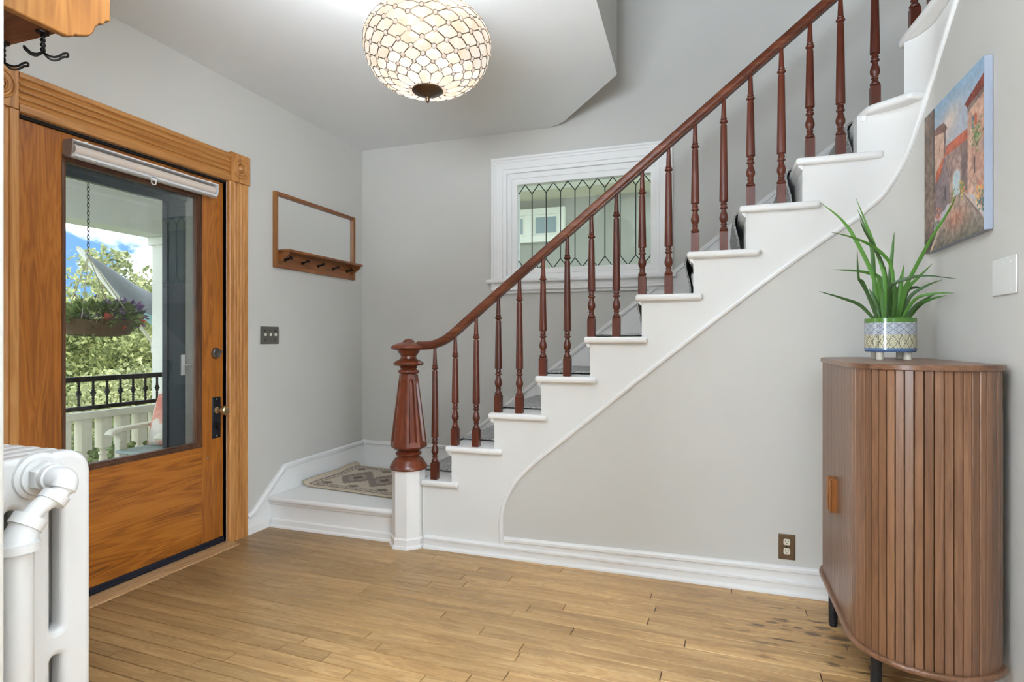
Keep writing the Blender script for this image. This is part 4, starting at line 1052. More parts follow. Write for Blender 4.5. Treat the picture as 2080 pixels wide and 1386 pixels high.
for x, y in ((.466, 2.765), (.515, 2.285), (.77, 2.78), (.77, 2.28)):
    lg = MB(); lg.lathe([(.013, 0), (.0145, .004), (.0145, .012), (.0175, .014), (.0175, ZB)], (x, y, 0), 20)
    obj('leg', lg, M['blackp'], cab, smooth=40)

# ------------------------------------------------------------------ potted plant
PX, PY, PZ = 0.654, 2.686, ZT
pp0 = thing('potted_plant', 'spiky green houseplant in a patterned footed ceramic pot on cabinet', 'plant', (PX, PY, PZ))
pp0.rotation_euler = (0, 0, YAW)
PR, PB, PT = .0885, .030, .160
def pot_paint(u, v):
    n = len(u); c = np.zeros((n, 3)); x = u*2*PI*PR; z = PB+v*(PT-PB)
    top = z > PT-.017; c[:] = [214, 206, 172]
    g = (z > PB+.068) & ~top
    c[g] = [176, 180, 184]
    # upper band: fine diamonds
    q = .034; a = (x/q) % 1; b_ = ((z-PB-.068)/(.052/1)) % 1
    d1_ = np.abs(((x+(z)*1.3)/q) % 1-.5); d2_ = np.abs(((x-(z)*1.3)/q) % 1-.5)
    c[g & ((d1_ < .045) | (d2_ < .045))] = [78, 84, 112]
    hat = (np.floor((x+z*1.3)/q)+np.floor((x-z*1.3)/q)).astype(int) % 3
    c[g & (hat == 0) & ((x/.0026 % 1) < .38)] = [132, 138, 150]
    c[g & (hat == 1) & ((z/.0026 % 1) < .38)] = [140, 146, 158]
    # lower band: hatched triangles
    l = ~g & ~top & (z > PB+.014)
    q2 = .030; zz = (z-PB-.014)
    i1 = np.floor((x+zz*.6)/q2).astype(int); i2 = np.floor((x-zz*.6)/q2).astype(int); i3 = np.floor(zz/.027).astype(int)
    m_ = (i1*2+i2*3+i3) % 3; per = .0058
    s0_ = np.where(m_ == 0, zz+.57*x, np.where(m_ == 1, zz-.57*x, x)) / per % 1
    c[l & (s0_ < .36)] = [92, 92, 78]
    e_ = (np.abs(((x+zz*.6)/q2) % 1-.5) > .46) | (np.abs(((x-zz*.6)/q2) % 1-.5) > .46)
    c[l & e_] = [82, 82, 70]
    c[top] = [78, 120, 44]; c[(z <= PB+.014)] = [82, 106, 142]
    return c+RNG.normal(0, 3, n)[:, None]
M['pot'] = vcol('glazed_pot', .18, .05, 200, .6)
def potP(u, v):
    a = u*2*PI+1.2; e = .0
    r = PR*(1-.035*max(0, 1-v/.06)**2)
    return (PX+r*math.cos(a), PY+r*math.sin(a), PZ+PB+v*(PT-PB))
o = color_grid('pot', potP, 360, 84, pot_paint, M['pot'], None, smooth=60, origin=(PX, PY, PZ))
o.parent = pp0; o.location = (0, 0, 0)
M['rimg'] = base('green_glaze', rgb(78, 120, 44), .2, 0, .6)[0]
M['soil'] = paint('dark_soil', rgb(44, 34, 26), .95, .6, 200)
M['foot'] = paint('stone_feet', rgb(206, 198, 182), .5, .05)
ri = MB(); ri.lathe([(PR, PT-.001), (PR-.001, PT+.0015), (PR-.006, PT+.001), (PR-.007, PT-.004), (PR-.007, PT-.02)], (0, 0, 0), 72, cap=False)
so = MB(); so.lathe([(.001, PT-.010), (.04, PT-.009), (PR-.007, PT-.014)], (0, 0, 0), 40, cap=False)
bo = MB(); bo.lathe([(.001, PB), (PR*.965, PB)], (0, 0, 0), 60, cap=False)
for nm, mb, mt in (('pot_rim', ri, M['rimg']), ('soil', so, M['soil']), ('pot_bottom', bo, M['pot'])):
    if nm == 'pot_bottom': mt = base('blue_glaze', rgb(82, 106, 142), .2)[0]
    o = obj(nm, mb, mt, None, origin=(0, 0, 0)); o.parent = pp0
for a, d in ((-.059, -.03), (-.028, .055), (.031, -.055), (.060, .03)):
    o = obj('pot_foot', MB().lathe([(.0135, 0), (.0135, PB)], (a, d, 0), 20), M['foot'], None, origin=(a, d, 0)); o.parent = pp0
lm, ltt, lbb = base('leaf_green', rgb(58, 96, 38), .42, 0, .5)
li = ltt.nodes.new('ShaderNodeObjectInfo'); lr = ltt.nodes.new('ShaderNodeValToRGB')
lr.color_ramp.elements[0].color = rgb(52, 78, 36); lr.color_ramp.elements[1].color = rgb(88, 140, 50)
ltt.links.new(li.outputs['Random'], lr.inputs[0]); ltt.links.new(lr.outputs[0], lbb.inputs['Base Color'])
lbb.inputs['Subsurface Weight'].default_value = 0
LV = [[(-0.022,0.021,0.177),(-0.045,0.03,0.321),(-0.114,0.039,0.482),(-0.166,0.048,0.565),(-0.245,0.057,0.635)],
      [(-0.038,-0.022,0.175),(-0.035,-0.021,0.315),(-0.071,-0.021,0.438),(-0.104,-0.02,0.528),(-0.148,-0.019,0.639)],
      [(-0.041,0.027,0.183),(-0.037,0.043,0.328),(-0.036,0.058,0.451),(-0.047,0.074,0.523),(-0.077,0.09,0.617)],
      [(-0.023,-0.016,0.176),(-0.037,-0.021,0.343),(-0.08,-0.026,0.443),(-0.122,-0.032,0.509),(-0.141,-0.037,0.546)],
      [(0.011,-0.016,0.176),(-0.009,-0.029,0.342),(-0.051,-0.042,0.407),(-0.12,-0.055,0.449),(-0.199,-0.068,0.475),(-0.28,-0.081,0.49)],
      [(-0.002,0.007,0.177),(0.016,0.018,0.371),(0.036,0.029,0.512)],
      [(-0.001,0.018,0.189),(-0.01,0.031,0.309),(-0.076,0.044,0.351),(-0.196,0.057,0.363)],
      [(-0.053,-0.011,0.176),(-0.12,-0.029,0.292),(-0.153,-0.048,0.318),(-0.17,-0.066,0.426)],
      [(-0.062,-0.016,0.162),(-0.12,-0.01,0.21),(-0.189,-0.003,0.241),(-0.281,0.003,0.27)],
      [(0.031,-0.002,0.176),(0.033,-0.05,0.285),(0.049,-0.097,0.378),(0.064,-0.145,0.461),(0.092,-0.192,0.551),(0.082,-0.24,0.59)],
      [(0.013,0.004,0.177),(-0.033,-0.049,0.274),(0.008,-0.102,0.312),(0.04,-0.155,0.314),(0.108,-0.209,0.297)],
      [(0.031,-0.003,0.188),(0.063,-0.005,0.272),(0.106,-0.007,0.322),(0.162,-0.01,0.379)],
      [(0.043,-0.002,0.188),(0.064,-0.02,0.243),(0.112,-0.039,0.286),(0.165,-0.057,0.31)],
      [(0.029,-0.014,0.193),(0.052,-0.07,0.233),(0.089,-0.125,0.251),(0.12,-0.18,0.248)],
      [(0.034,-0.024,0.161),(0.075,-0.028,0.203),(0.117,-0.032,0.236),(0.167,-0.037,0.263)],
      [(0.08,0.028,0.163),(0.101,-0.016,0.209),(0.12,-0.059,0.234),(0.148,-0.103,0.246)],
      [(0.027,-0.008,0.187),(0.032,-0.018,0.288),(0.035,-0.029,0.371)],
      [(0.039,0.001,0.193),(0.072,0.009,0.267),(0.117,0.016,0.288),(0.139,0.023,0.283)],
      [(-0.058,-0.019,0.173),(-0.102,-0.026,0.253),(-0.145,-0.032,0.311)],
      [(-0.006,0.011,0.177),(-0.042,0.025,0.235),(-0.059,0.04,0.284)],
      [(0.026,0.024,0.177),(0.071,0.041,0.259),(0.123,0.057,0.335)],
      [(-0.037,-0.02,0.175),(-0.046,-0.026,0.242),(-0.052,-0.031,0.272)],
      [(0.022,0.027,0.178),(0.022,0.018,0.263),(0.013,0.009,0.324)],
      [(-0.019,0.025,0.178),(-0.012,0.056,0.26),(-0.01,0.086,0.332)],
      [(0.027,0.013,0.177),(0.056,0.031,0.258),(0.074,0.049,0.34)],
      [(-0.006,-0.007,0.176),(-0.009,0.005,0.29),(-0.008,0.018,0.371)],
      [(-0.012,0.015,0.174),(-0.036,0.002,0.267),(-0.058,-0.01,0.333)],
      [(0.033,0.009,0.174),(0.045,0.018,0.234),(0.034,0.028,0.315)],
      [(-0.005,-0.023,0.173),(-0.014,-0.058,0.24),(-0.029,-0.093,0.281)],
      [(-0.014,0.003,0.174),(-0.01,-0.008,0.232),(-0.025,-0.02,0.293)]]
HH = PT-.008
for i, L_ in enumerate(LV):
    q = random.Random(i); raw = [tuple(p) for p in L_]
    raw[0] = (raw[0][0]*.95, raw[0][1], HH-.012)
    P_ = smoothpath(raw, 5); m_ = len(P_); wd = q.uniform(.0058, .0078) if len(L_) > 3 else q.uniform(.0065, .009)
    mb = MB()
    for j, p in enumerate(P_):
        t = (P_[min(j+1, m_-1)]-P_[max(j-1, 0)]).normalized(); f = j/(m_-1)
        w2 = wd*(.75+.25*min(1, f*4))*(1-max(0, (f-.35)/.65)**1.6)+.0004
        side = t.cross(Vector((0, 1, 0))).normalized()*1.0+Vector((0, q.uniform(.2, .6), 0)); side.normalize()
        nr = side.cross(t).normalized()
        mb.v += [tuple(p-side*w2+nr*w2*.35), tuple(p), tuple(p+side*w2+nr*w2*.35), tuple(p+nr*w2*.45)]
    for j in range(m_-1):
        a = 4*j
        for f in [(a, a+1, a+5, a+4), (a+1, a+2, a+6, a+5), (a+2, a+3, a+7, a+6), (a+3, a, a+4, a+7)]: mb.f.append(list(f)); mb.m.append(0); mb.sm.append(True)
    o = obj('leaf', mb, lm, None, origin=tuple(raw[0]), smooth=80); o.parent = pp0; o.location = raw[0]

# ------------------------------------------------------------------ canvas painting
pa = thing('canvas_painting', 'small canvas painting of old stone houses along a village path', 'painting', (XR, 2.62, 1.56))
py0, py1 = 2.300, 2.872; pz0, pz1 = 1.563, 2.130; pxf = XR-.026
def inpoly(u, v, P):
    r = np.zeros(len(u), bool); n = len(P)
    for i in range(n):
        x1, y1_ = P[i]; x2, y2_ = P[(i+1) % n]
        cnd = ((y1_ > v) != (y2_ > v))
        with np.errstate(divide='ignore', invalid='ignore'): xi = (x2-x1)*(v-y1_)/(y2_-y1_+1e-12)+x1
        r ^= cnd & (u < xi)
    return r
def fnoise(u, v, f, seed):
    rg = np.random.default_rng(seed); out = np.zeros(len(u)); amp = 1
    for o_ in range(4):
        g = rg.random((64, 64)); x = u*f; y = v*f; xi = np.floor(x).astype(int); yi = np.floor(y).astype(int); fx = x-xi; fy = y-yi
        fx = fx*fx*(3-2*fx); fy = fy*fy*(3-2*fy)
        G = lambda a, b_: g[a % 64, b_ % 64]
        out += amp*((G(xi, yi)*(1-fx)+G(xi+1, yi)*fx)*(1-fy)+(G(xi, yi+1)*(1-fx)+G(xi+1, yi+1)*fx)*fy); amp *= .5; f *= 2.1
    return out/1.875
def canvas(u, v):
    n = len(u); C = lambda *a: np.array(a, float)
    k = np.clip((v-.6)/.4, 0, 1)[:, None]
    c = C(190, 188, 196)*(1-k)+C(146, 176, 200)*k
    cl = np.exp(-(((u-.50)-.45*(v-.82))/.16)**2-((v-.80)/.10)**2)*1.1*(.6+.8*fnoise(u, v, 7, 3)); cl = np.clip(cl, 0, 1)[:, None]
    c = c*(1-cl)+C(220, 202, 190)*cl
    N1 = fnoise(u, v, 14, 1)[:, None]; N2 = fnoise(u, v, 40, 2)[:, None]
    def fill(P, a, b_, tex=.5):
        m_ = inpoly(u, v, P); t = np.clip((N1*.6+N2*.4-.5)*2.4+.5, 0, 1)
        c[m_] = (C(*a)*(1-t)+C(*b_)*t)[m_]; return m_
    # far wall between the towers and its tiled roof
    fill([(.385, .61), (.775, .60), (.78, .25), (.385, .27)], (134, 110, 104), (190, 158, 146))
    fill([(.66, .60), (.775, .60), (.78, .26), (.70, .28)], (104, 88, 86), (150, 124, 116))
    fill([(.385, .665), (.775, .664), (.775, .598), (.385, .600)], (150, 72, 48), (205, 112, 84))
    # little tower
    fill([(.205, .81), (.395, .79), (.395, .45), (.21, .40)], (196, 158, 136), (222, 188, 166))
    fill([(.385, .79), (.420, .77), (.420, .64), (.388, .60)], (112, 92, 86), (142, 116, 106))
    fill([(.205, .845), (.38, .838), (.445, .778), (.42, .762), (.205, .798)], (106, 78, 70), (146, 108, 94))
    fill([(.305, .71), (.315, .71), (.315, .665), (.305, .665)], (110, 86, 80), (120, 96, 88))
    # gable house with red roof slope
    fill([(.388, .586), (.474, .44), (.485, .30), (.40, .24), (.215, .22), (.215, .46), (.35, .53)], (112, 98, 102), (158, 136, 136))
    fill([(.393, .600), (.343, .515), (.232, .450), (.236, .53), (.35, .59)], (186, 92, 56), (220, 126, 88))
    fill([(.386, .592), (.396, .592), (.482, .44), (.474, .434)], (92, 70, 70), (110, 84, 80))
    # left tower
    fill([(0, 1.0), (.203, 1.0), (.218, .60), (.224, .30), (.19, .10), (.05, -.01), (0, -.01)], (96, 80, 72), (152, 128, 112))
    fill([(.165, 1.0), (.205, 1.0), (.222, .4), (.19, .4)], (80, 68, 64), (104, 88, 82))
    # right tower and eaves
    fill([(.772, .765), (1.01, .80), (1.01, .10), (.86, .235), (.775, .26)], (180, 136, 118), (226, 186, 164))
    sh = inpoly(u, v, [(.90, .55), (1.01, .60), (1.01, .10), (.86, .24), (.84, .42)])
    t = np.clip((N1-.35)*1.6, 0, 1); c[sh] = (c*(1-.75*t)+C(112, 104, 112)*.75*t)[sh]
    fill([(.765, .79), (.776, .752), (1.01, .795), (1.01, .83)], (116, 98, 92), (156, 136, 124))
    rf = fill([(.723, .825), (1.0, .905), (1.01, .905), (1.01, .825), (.765, .788)], (120, 54, 46), (164, 86, 70))
    st_ = rf & (((u*42+v*6) % 1) < .35); c[st_] *= .72
    # window, shutter, ivy
    fill([(.835, .708), (.872, .706), (.872, .630), (.835, .632)], (92, 102, 112), (128, 138, 146))
    fill([(.872, .712), (.908, .708), (.905, .640), (.872, .645)], (186, 92, 60), (206, 116, 80))
    def dots(cx_, cy_, sx, sy, cols, dens, seed):
        rg = np.random.default_rng(seed)
        for _ in range(dens):
            x, y = rg.normal(cx_, sx), rg.normal(cy_, sy); r_ = rg.uniform(.004, .010)
            m_ = ((u-x)**2+(v-y)**2) < r_*r_; c[m_] = C(*cols[rg.integers(len(cols))])
    dots(.90, .575, .032, .040, [(96, 122, 70), (126, 146, 90), (150, 170, 120), (110, 100, 70)], 90, 4)
    # door slots
    for x, y, h in ((.40, .30, .10), (.155, .12, .09), (.865, .36, .10)): fill([(x, y), (x+.02, y), (x+.02, y+h), (x, y+h)], (70, 62, 70), (180, 160, 150))
    # arch
    cxa, ya = .600, .395
    for ra_, col in ((.074, (186, 160, 150)), (.060, (190, 206, 212))):
        m_ = (np.abs(u-cxa) < ra_) & (v > .29) & (v < ya+np.sqrt(np.clip(ra_**2-(u-cxa)**2, 0, 1))*.95); c[m_] = C(*col)+(N1[m_]-.5)*30
    # path
    pm = inpoly(u, v, [(.57, .30), (.68, .285), (.96, .105), (1.01, .05), (1.01, -.02), (.05, -.02), (.356, .156), (.516, .262)])
    g = np.clip(v/.3, 0, 1)[:, None]; tone = C(112, 104, 92)*(1-g)+C(196, 170, 156)*g
    rd = np.exp(-((u-.58)/.16)**2-((v-.15)/.07)**2)[:, None]; tone = tone*(1-.7*rd)+C(196, 128, 104)*.7*rd
    c[pm] = (tone*(.72+.56*N2))[pm]
    lowp = inpoly(u, v, [(0, .10), (.19, .10), (.30, .16), (.10, -.02), (0, -.02)]); c[lowp] = (C(84, 70, 60)*(.7+.6*N1))[lowp]
    fill([(.700, .290), (.752, .270), (.99, .130), (.96, .100)], (196, 174, 162), (218, 196, 182))
    fill([(.690, .285), (.705, .287), (.962, .100), (.95, .085)], (120, 100, 100), (140, 118, 114))
    fill([(.505, .270), (.530, .256), (.34, .145), (.13, -.02), (.085, -.02), (.29, .140)], (186, 160, 134), (212, 188, 164))
    dots(.94, .225, .030, .040, [(220, 160, 90), (226, 190, 120), (196, 110, 90)], 70, 5); dots(.97, .175, .03, .03, [(80, 110, 110), (96, 130, 120)], 60, 6)
    dots(.69, .315, .03, .026, [(206, 176, 96), (130, 138, 76), (214, 140, 96), (106, 122, 66)], 80, 7); dots(.545, .295, .014, .028, [(196, 180, 90), (112, 130, 70)], 40, 8)
    dots(.28, .215, .03, .03, [(196, 110, 80), (214, 150, 104), (170, 90, 84)], 50, 9); dots(.28, .165, .035, .02, [(84, 110, 92), (110, 130, 90)], 40, 10)
    return np.clip(c*(.90+.2*N2)+RNG.normal(0, 3, n)[:, None], 0, 255)
M['canvas'] = vcol('oil_paint', .55, .4, 120, .35)
def cvP(u, v): return (pxf-.0004, py1+(py0-py1)*u, pz0+(pz1-pz0)*v)
color_grid('painted_canvas', cvP, 200, 200, canvas, M['canvas'], pa, smooth=0)
M['canvasedge'] = paint('canvas_edge_blue', rgb(160, 168, 184), .7, .1, 200)
obj('stretcher', MB().box(pxf, XR-.001, py0, py1, pz0, pz1), M['canvasedge'], pa, bevel=.002)
# ------------------------------------------------------------------ porch outside the front door
pf = struct('porch_floor', MB().box(-4.85, -2.95, .3, 6.2, -.16, -.11), paint('porch_floor_paint', rgb(176, 178, 176), .5), smooth=0)
struct('trim_3', MB().box(-4.86, -4.62, .3, 6.2, 2.135, 2.41).box(-4.62, -4.56, .3, 6.2, 2.36, 2.41), M['extbeam'], smooth=0)
struct('porch_ceiling', MB().box(-5.1, -2.95, .3, 6.2, 2.41, 2.47), M['extwhite'], smooth=0)
po = thing('porch_post', 'white square porch post at the railing corner outside the door', 'post', (-4.74, 4.03, -.11))
obj('post_shaft', MB().box(-4.81, -4.67, 3.905, 4.06, -.11, 2.135), M['extwhite'], po, bevel=.006)
obj('post_cap', MB().box(-4.84, -4.64, 3.88, 4.09, 2.06, 2.134), M['extwhite'], po, bevel=.008)
XP = -4.6
ir = thing('iron_railing', 'black iron railing panel with twisted bars above the cream balustrade', 'railing', (XP, 3.2, .66))
obj('top_bar', MB().box(XP-.02, XP+.02, 1.2, 3.90, .885, .925), M['black'], ir, bevel=.005)
obj('lower_bar', MB().box(XP-.018, XP+.018, 1.2, 3.90, .665, .697), M['black'], ir, bevel=.004)
tw = MB()
N_ = 26
for i in range(N_):
    z0, z1 = .697+.188*i/N_, .697+.188*(i+1)/N_; a = i*.55; w = .010+.012*max(0, 1-abs(i-N_*.5)/4)
    q = [(XP+w*math.cos(a+k*PI/2), .0+w*math.sin(a+k*PI/2), z0) for k in range(4)]+[(XP+w*math.cos(a+.55+k*PI/2), .0+w*math.sin(a+.55+k*PI/2), z1) for k in range(4)]
    tw.add(q, [(k, (k+1) % 4, 4+(k+1) % 4, 4+k) for k in range(4)])
b0 = None
for k in range(22):
    y = 3.784-k*.1105
    if b0 is None: b0 = obj('twisted_bar', tw, M['black'], ir, smooth=40, origin=(XP, 0, .697)); b0.location = Vector((XP, y, .697))-WO[ir.name]
    else:
        c = b0.copy(); COL.objects.link(c); c.parent = ir; c.location = Vector((XP, y, .697))-WO[ir.name]
ba = thing('porch_balustrade', 'cream painted porch balustrade with turned spindles below the iron railing', 'balustrade', (XP+.02, 3.0, -.11))
obj('balustrade_rail', MB().box(XP-.06, XP+.08, 1.2, 3.90, .600, .648), M['cream'], ba, bevel=.010)
obj('bottom_rail', MB().box(XP-.03, XP+.05, 1.2, 3.90, -.02, .04), M['cream'], ba, bevel=.006)
sp_ = MB(); s_ = .040
sp_.box(-s_, s_, -s_, s_, .36, .60).box(-s_, s_, -s_, s_, .04, .12)
sp_.lathe([(.036, .36), (.030, .35), (.022, .34), (.022, .325), (.034, .318), (.034, .306), (.024, .300), (.028, .27), (.036, .235), (.036, .215), (.024, .17), (.022, .155), (.034, .148), (.034, .136), (.024, .130), (.036, .12)], (0, 0, 0), 16)
s0 = None
for k in range(15):
    y = 3.765-k*.154
    if s0 is None: s0 = obj('spindle', sp_, M['cream'], ba, smooth=40, origin=(0, 0, 0)); s0.location = Vector((XP+.01, y, 0))-WO[ba.name]
    else:
        c = s0.copy(); COL.objects.link(c); c.parent = ba; c.location = Vector((XP+.01, y, 0))-WO[ba.name]

# garden chair and cushion
ch = thing('garden_chair', 'cream slatted porch armchair standing behind the door glass', 'chair', (-4.0, 3.35, -.11))
am = MB()
for y in (3.02, ):
    am.sweep(smoothpath([(-4.02, 2.93, .535), (-4.02, 2.955, .558), (-4.02, 3.02, .568), (-4.02, 3.16, .575), (-4.02, 3.36, .585)], 4), [(.035, -.012), (.035, .010), (.028, .014), (-.028, .014), (-.035, .010), (-.035, -.012)])
obj('arm', am, M['cream'], ch, smooth=40)
am2 = MB(); am2.sweep(smoothpath([(-3.55, 2.93, .535), (-3.55, 2.955, .558), (-3.55, 3.02, .568), (-3.55, 3.16, .575), (-3.55, 3.36, .585)], 4), [(.035, -.012), (.035, .010), (.028, .014), (-.028, .014), (-.035, .010), (-.035, -.012)])
obj('arm', am2, M['cream'], ch, smooth=40)
for x in (-4.02, -3.55):
    for y in (3.02, 3.38): obj('leg', MB().box(x-.025, x+.025, y-.03, y+.03, -.11, .556 if y < 3.1 else .80), M['cream'], ch, bevel=.006)
M['teal'] = paint('faded_teal_paint', rgb(150, 168, 168), .6, .05)
for k in range(4): obj('seat_slat', MB().box(-4.01, -3.56, 2.97+k*.095, 3.055+k*.095, .405, .425), M['teal'], ch, bevel=.004)
for k in range(5): obj('back_slat', MB().box(-3.98+k*.088, -3.91+k*.088, 3.385, 3.405, .40, .82), M['cream'], ch, bevel=.004)
def cush_paint(u, v):
    n = fnoise(u, v, 5, 21); c = np.tile(np.array([236., 226, 214]), (len(u), 1)); m_ = n > .5
    c[m_] = [226, 164, 146]; m2 = n > .62; c[m2] = [214, 138, 122]; return c
M['cush'] = vcol('cushion_print', .9, .2, 300, .1)
mb = MB(); NU = 26
cu_pts = []
def cushP(u, v):
    # closed pillow: u round the equator line front->back
    a = (u-.5)*2; b_ = (v-.5)*2; return a, b_
mbv = []; faces = []
for side in (1, -1):
    off = len(mbv)
    for j in range(NU+1):
        for i in range(NU+1):
            a = (i/NU-.5)*2; b_ = (j/NU-.5)*2
            t = .062*((1-a*a)*(1-b_*b_))**.42
            pin = 1-.06*(1-abs(a))*abs(b_)**3; pin2 = 1-.06*(1-abs(b_))*abs(a)**3
            mbv.append((a*.20*pin2, side*t, b_*.19*pin))
    for j in range(NU):
        for i in range(NU):
            q = off+j*(NU+1)+i; f = [q, q+1, q+NU+2, q+NU+1]; faces.append(f if side < 0 else f[::-1])
cm_ = MB(); cm_.add(mbv, faces, 0, True); cm_.xform(Matrix.Translation((-3.79, 3.245, .603)) @ Matrix.Rotation(math.radians(-12), 4, 'X') @ Matrix.Rotation(math.radians(4), 4, 'Y'))
o = obj('cushion', cm_, M['cush'], smooth=180)
U = np.array([(v[0]/.40+.5, v[2]/.38+.5) for v in mbv]); c = cush_paint(U[:, 0], U[:, 1])/255; c = np.where(c <= .04045, c/12.92, ((c+.055)/1.055)**2.4)
at = o.data.color_attributes.new('paint', 'FLOAT_COLOR', 'POINT'); at.data.foreach_set('color', np.column_stack([c, np.ones(len(c))]).astype(np.float32).ravel())
tag(o, 'coral and white patterned cushion propped on the porch armchair', 'cushion')

# flag on its pole
fg = thing('porch_flag', 'grey flag with aqua stripe hanging from a slanted white pole', 'flag', (-4.74, 3.93, 1.15))
pa0, pa1 = Vector((-4.80, 3.935, 1.15)), Vector((-5.30, 3.585, 2.03))
obj('flag_pole', MB().tube([pa0, pa0.lerp(pa1, .48), pa1], .013, 10), M['cream'], fg)
obj('pole_sleeve', MB().tube([pa0.lerp(pa1, .45), pa1.lerp(pa0, .02)], .021, 10), M['extwhite'], fg)
obj('bracket', MB().box(-4.83, -4.79, 3.91, 3.96, 1.09, 1.20), M['alu'], fg, bevel=.004)
M['flaggrey'] = paint('flag_grey', rgb(160, 164, 174), .85, .2, 60); M['flagaqua'] = paint('flag_aqua', rgb(176, 214, 216), .85, .2, 60)
fe1, fe0 = Vector((-5.05, 4.30, 1.60)), Vector((-4.92, 4.18, 1.29))
def flagpart(nm, s0_, s1_, w0, w1, mat):
    mb = MB(); n_ = 16; q_ = 12
    for i in range(n_+1):
        s = s0_+(s1_-s0_)*i/n_; p = pa0.lerp(pa1, s); k = (s-.46)/.52; e_ = fe0.lerp(fe1, k)
        for j in range(q_+1):
            f = w0+(w1-w0)*j/q_; v = p.lerp(e_, f)
            bow = math.sin(PI*f)
            mb.v.append((v.x+.035*math.sin(7*k+5*f)*bow, v.y, v.z-.05*bow*(1-.3*k)+.012*math.sin(13*k+4*f)*f))
    for i in range(n_):
        for j in range(q_):
            q = i*(q_+1)+j; mb.f.append([q, q+1, q+q_+2, q+q_+1]); mb.m.append(0); mb.sm.append(True)
    o = obj(nm, mb, mat, fg, smooth=180); md = o.modifiers.new('thickness', 'SOLIDIFY'); md.thickness = .003; return o
flagpart('flag_field', .62, .98, 0, 1, M['flaggrey'])
flagpart('flag_hem', .46, .62, 0, .45, M['flaggrey'])
flagpart('flag_stripe', .46, .62, .45, 1, M['flagaqua'])

# hanging basket
hb = thing('hanging_basket', 'hanging basket of purple and coral petunias on cords', 'flower basket', (-4.45, 3.17, 1.25))
bk = MB(); bk.lathe([(.10, 1.235), (.20, 1.25), (.235, 1.33), (.245, 1.36), (.235, 1.36), (.2, 1.30), (.01, 1.29)], (-4.45, 3.17, 0), 28, cap=False)
obj('basket', bk, paint('coir', rgb(92, 72, 52), .95, .6, 60), hb)
M['cordm'] = paint('cord', rgb(196, 186, 160), .9)
for k in range(4):
    a = k*PI/2+.5; obj('cord', MB().tube([(-4.45+.235*math.cos(a), 3.17+.235*math.sin(a), 1.36), (-4.45, 3.17-.08, 1.84)], .004, 6), M['cordm'], hb)
chn = MB()
for k in range(18): chn.tube([(-4.45+(.008*math.cos(t) if k % 2 else 0), 3.09+(0 if k % 2 else .008*math.cos(t)), 1.86+.03*k+.02*math.sin(t)) for t in [i*PI/4 for i in range(8)]], .003, 4, closed=True)
obj('chain', chn, M['black'], hb); obj('hook', MB().tube(smoothpath([(-4.45, 3.09, 1.83), (-4.45, 3.07, 1.85), (-4.45, 3.09, 1.875)], 4), .005, 6), M['alu'], hb)

def leafmat(name, a, b_):
    m, t, bb = base(name, a, .6, 0, .25)
    g = t.nodes.new('ShaderNodeNewGeometry'); n = t.nodes.new('ShaderNodeTexNoise'); n.inputs['Scale'].default_value = 2.2; n.inputs['Detail'].default_value = 4
    t.links.new(g.outputs['Position'], n.inputs['Vector'])
    w = t.nodes.new('ShaderNodeTexWhiteNoise'); t.links.new(g.outputs['Random Per Island'], w.inputs['Vector']) if False else None
    ad = t.nodes.new('ShaderNodeMath'); ad.operation = 'MULTIPLY_ADD'; ad.inputs[1].default_value = .5; t.links.new(g.outputs['Random Per Island'], ad.inputs[0]); t.links.new(n.outputs['Fac'], ad.inputs[2])
    r = t.nodes.new('ShaderNodeValToRGB'); r.color_ramp.elements[0].position = .4; r.color_ramp.elements[0].color = a; r.color_ramp.elements[1].position = .95; r.color_ramp.elements[1].color = b_
    t.links.new(ad.outputs[0], r.inputs[0]); t.links.new(r.outputs[0], bb.inputs['Base Color'])
    tr_ = t.nodes.new('ShaderNodeBsdfTranslucent'); t.links.new(r.outputs[0], tr_.inputs[0])
    mxs = t.nodes.new('ShaderNodeMixShader'); mxs.inputs[0].default_value = .35
    t.links.new(bb.outputs[0], mxs.inputs[1]); t.links.new(tr_.outputs[0], mxs.inputs[2]); t.links.new(mxs.outputs[0], t.nodes['Material Output'].inputs[0])
    return m
M['lf1'] = leafmat('foliage_olive', rgb(76, 90, 50), rgb(158, 164, 108))
M['lf2'] = leafmat('foliage_green', rgb(66, 82, 48), rgb(136, 150, 96))
M['lf3'] = leafmat('foliage_pale', rgb(108, 118, 76), rgb(182, 186, 140))
M['purple'] = leafmat('petals_purple', rgb(92, 64, 112), rgb(150, 118, 160)); M['coral'] = leafmat('petals_coral', rgb(206, 84, 72), rgb(236, 140, 120))
def leaves(pts, size, seed):
    rg = np.random.default_rng(seed); n = len(pts)
    d = rg.normal(size=(n, 3)); d /= np.linalg.norm(d, axis=1)[:, None]; e = np.cross(d, rg.normal(size=(n, 3))); e /= np.linalg.norm(e, axis=1)[:, None]
    s = size*rg.uniform(.6, 1.3, n)[:, None]
    V = np.stack([pts-d*s, pts+e*s*.45, pts+d*s, pts-e*s*.45], 1).reshape(-1, 3)
    me = bpy.data.meshes.new('foliage'); me.vertices.add(4*n); me.vertices.foreach_set('co', V.astype(np.float32).ravel())
    me.loops.add(4*n); me.loops.foreach_set('vertex_index', np.arange(4*n, dtype=np.int32)); me.polygons.add(n); me.polygons.foreach_set('loop_start', np.arange(0, 4*n, 4, dtype=np.int32)); me.update(calc_edges=True)
    return me
def blob(c, r, n, seed):
    rg = np.random.default_rng(seed); d = rg.normal(size=(n, 3)); d /= np.linalg.norm(d, axis=1)[:, None]
    rad = 1-.35*rg.random(n)**1.5; lump = 1+.18*np.sin(5*d[:, 0]+seed)*np.sin(4*d[:, 2]+2*seed)+.12*np.sin(9*d[:, 1]+3*seed)
    return np.array(c)+d*rad[:, None]*lump[:, None]*np.array(r)
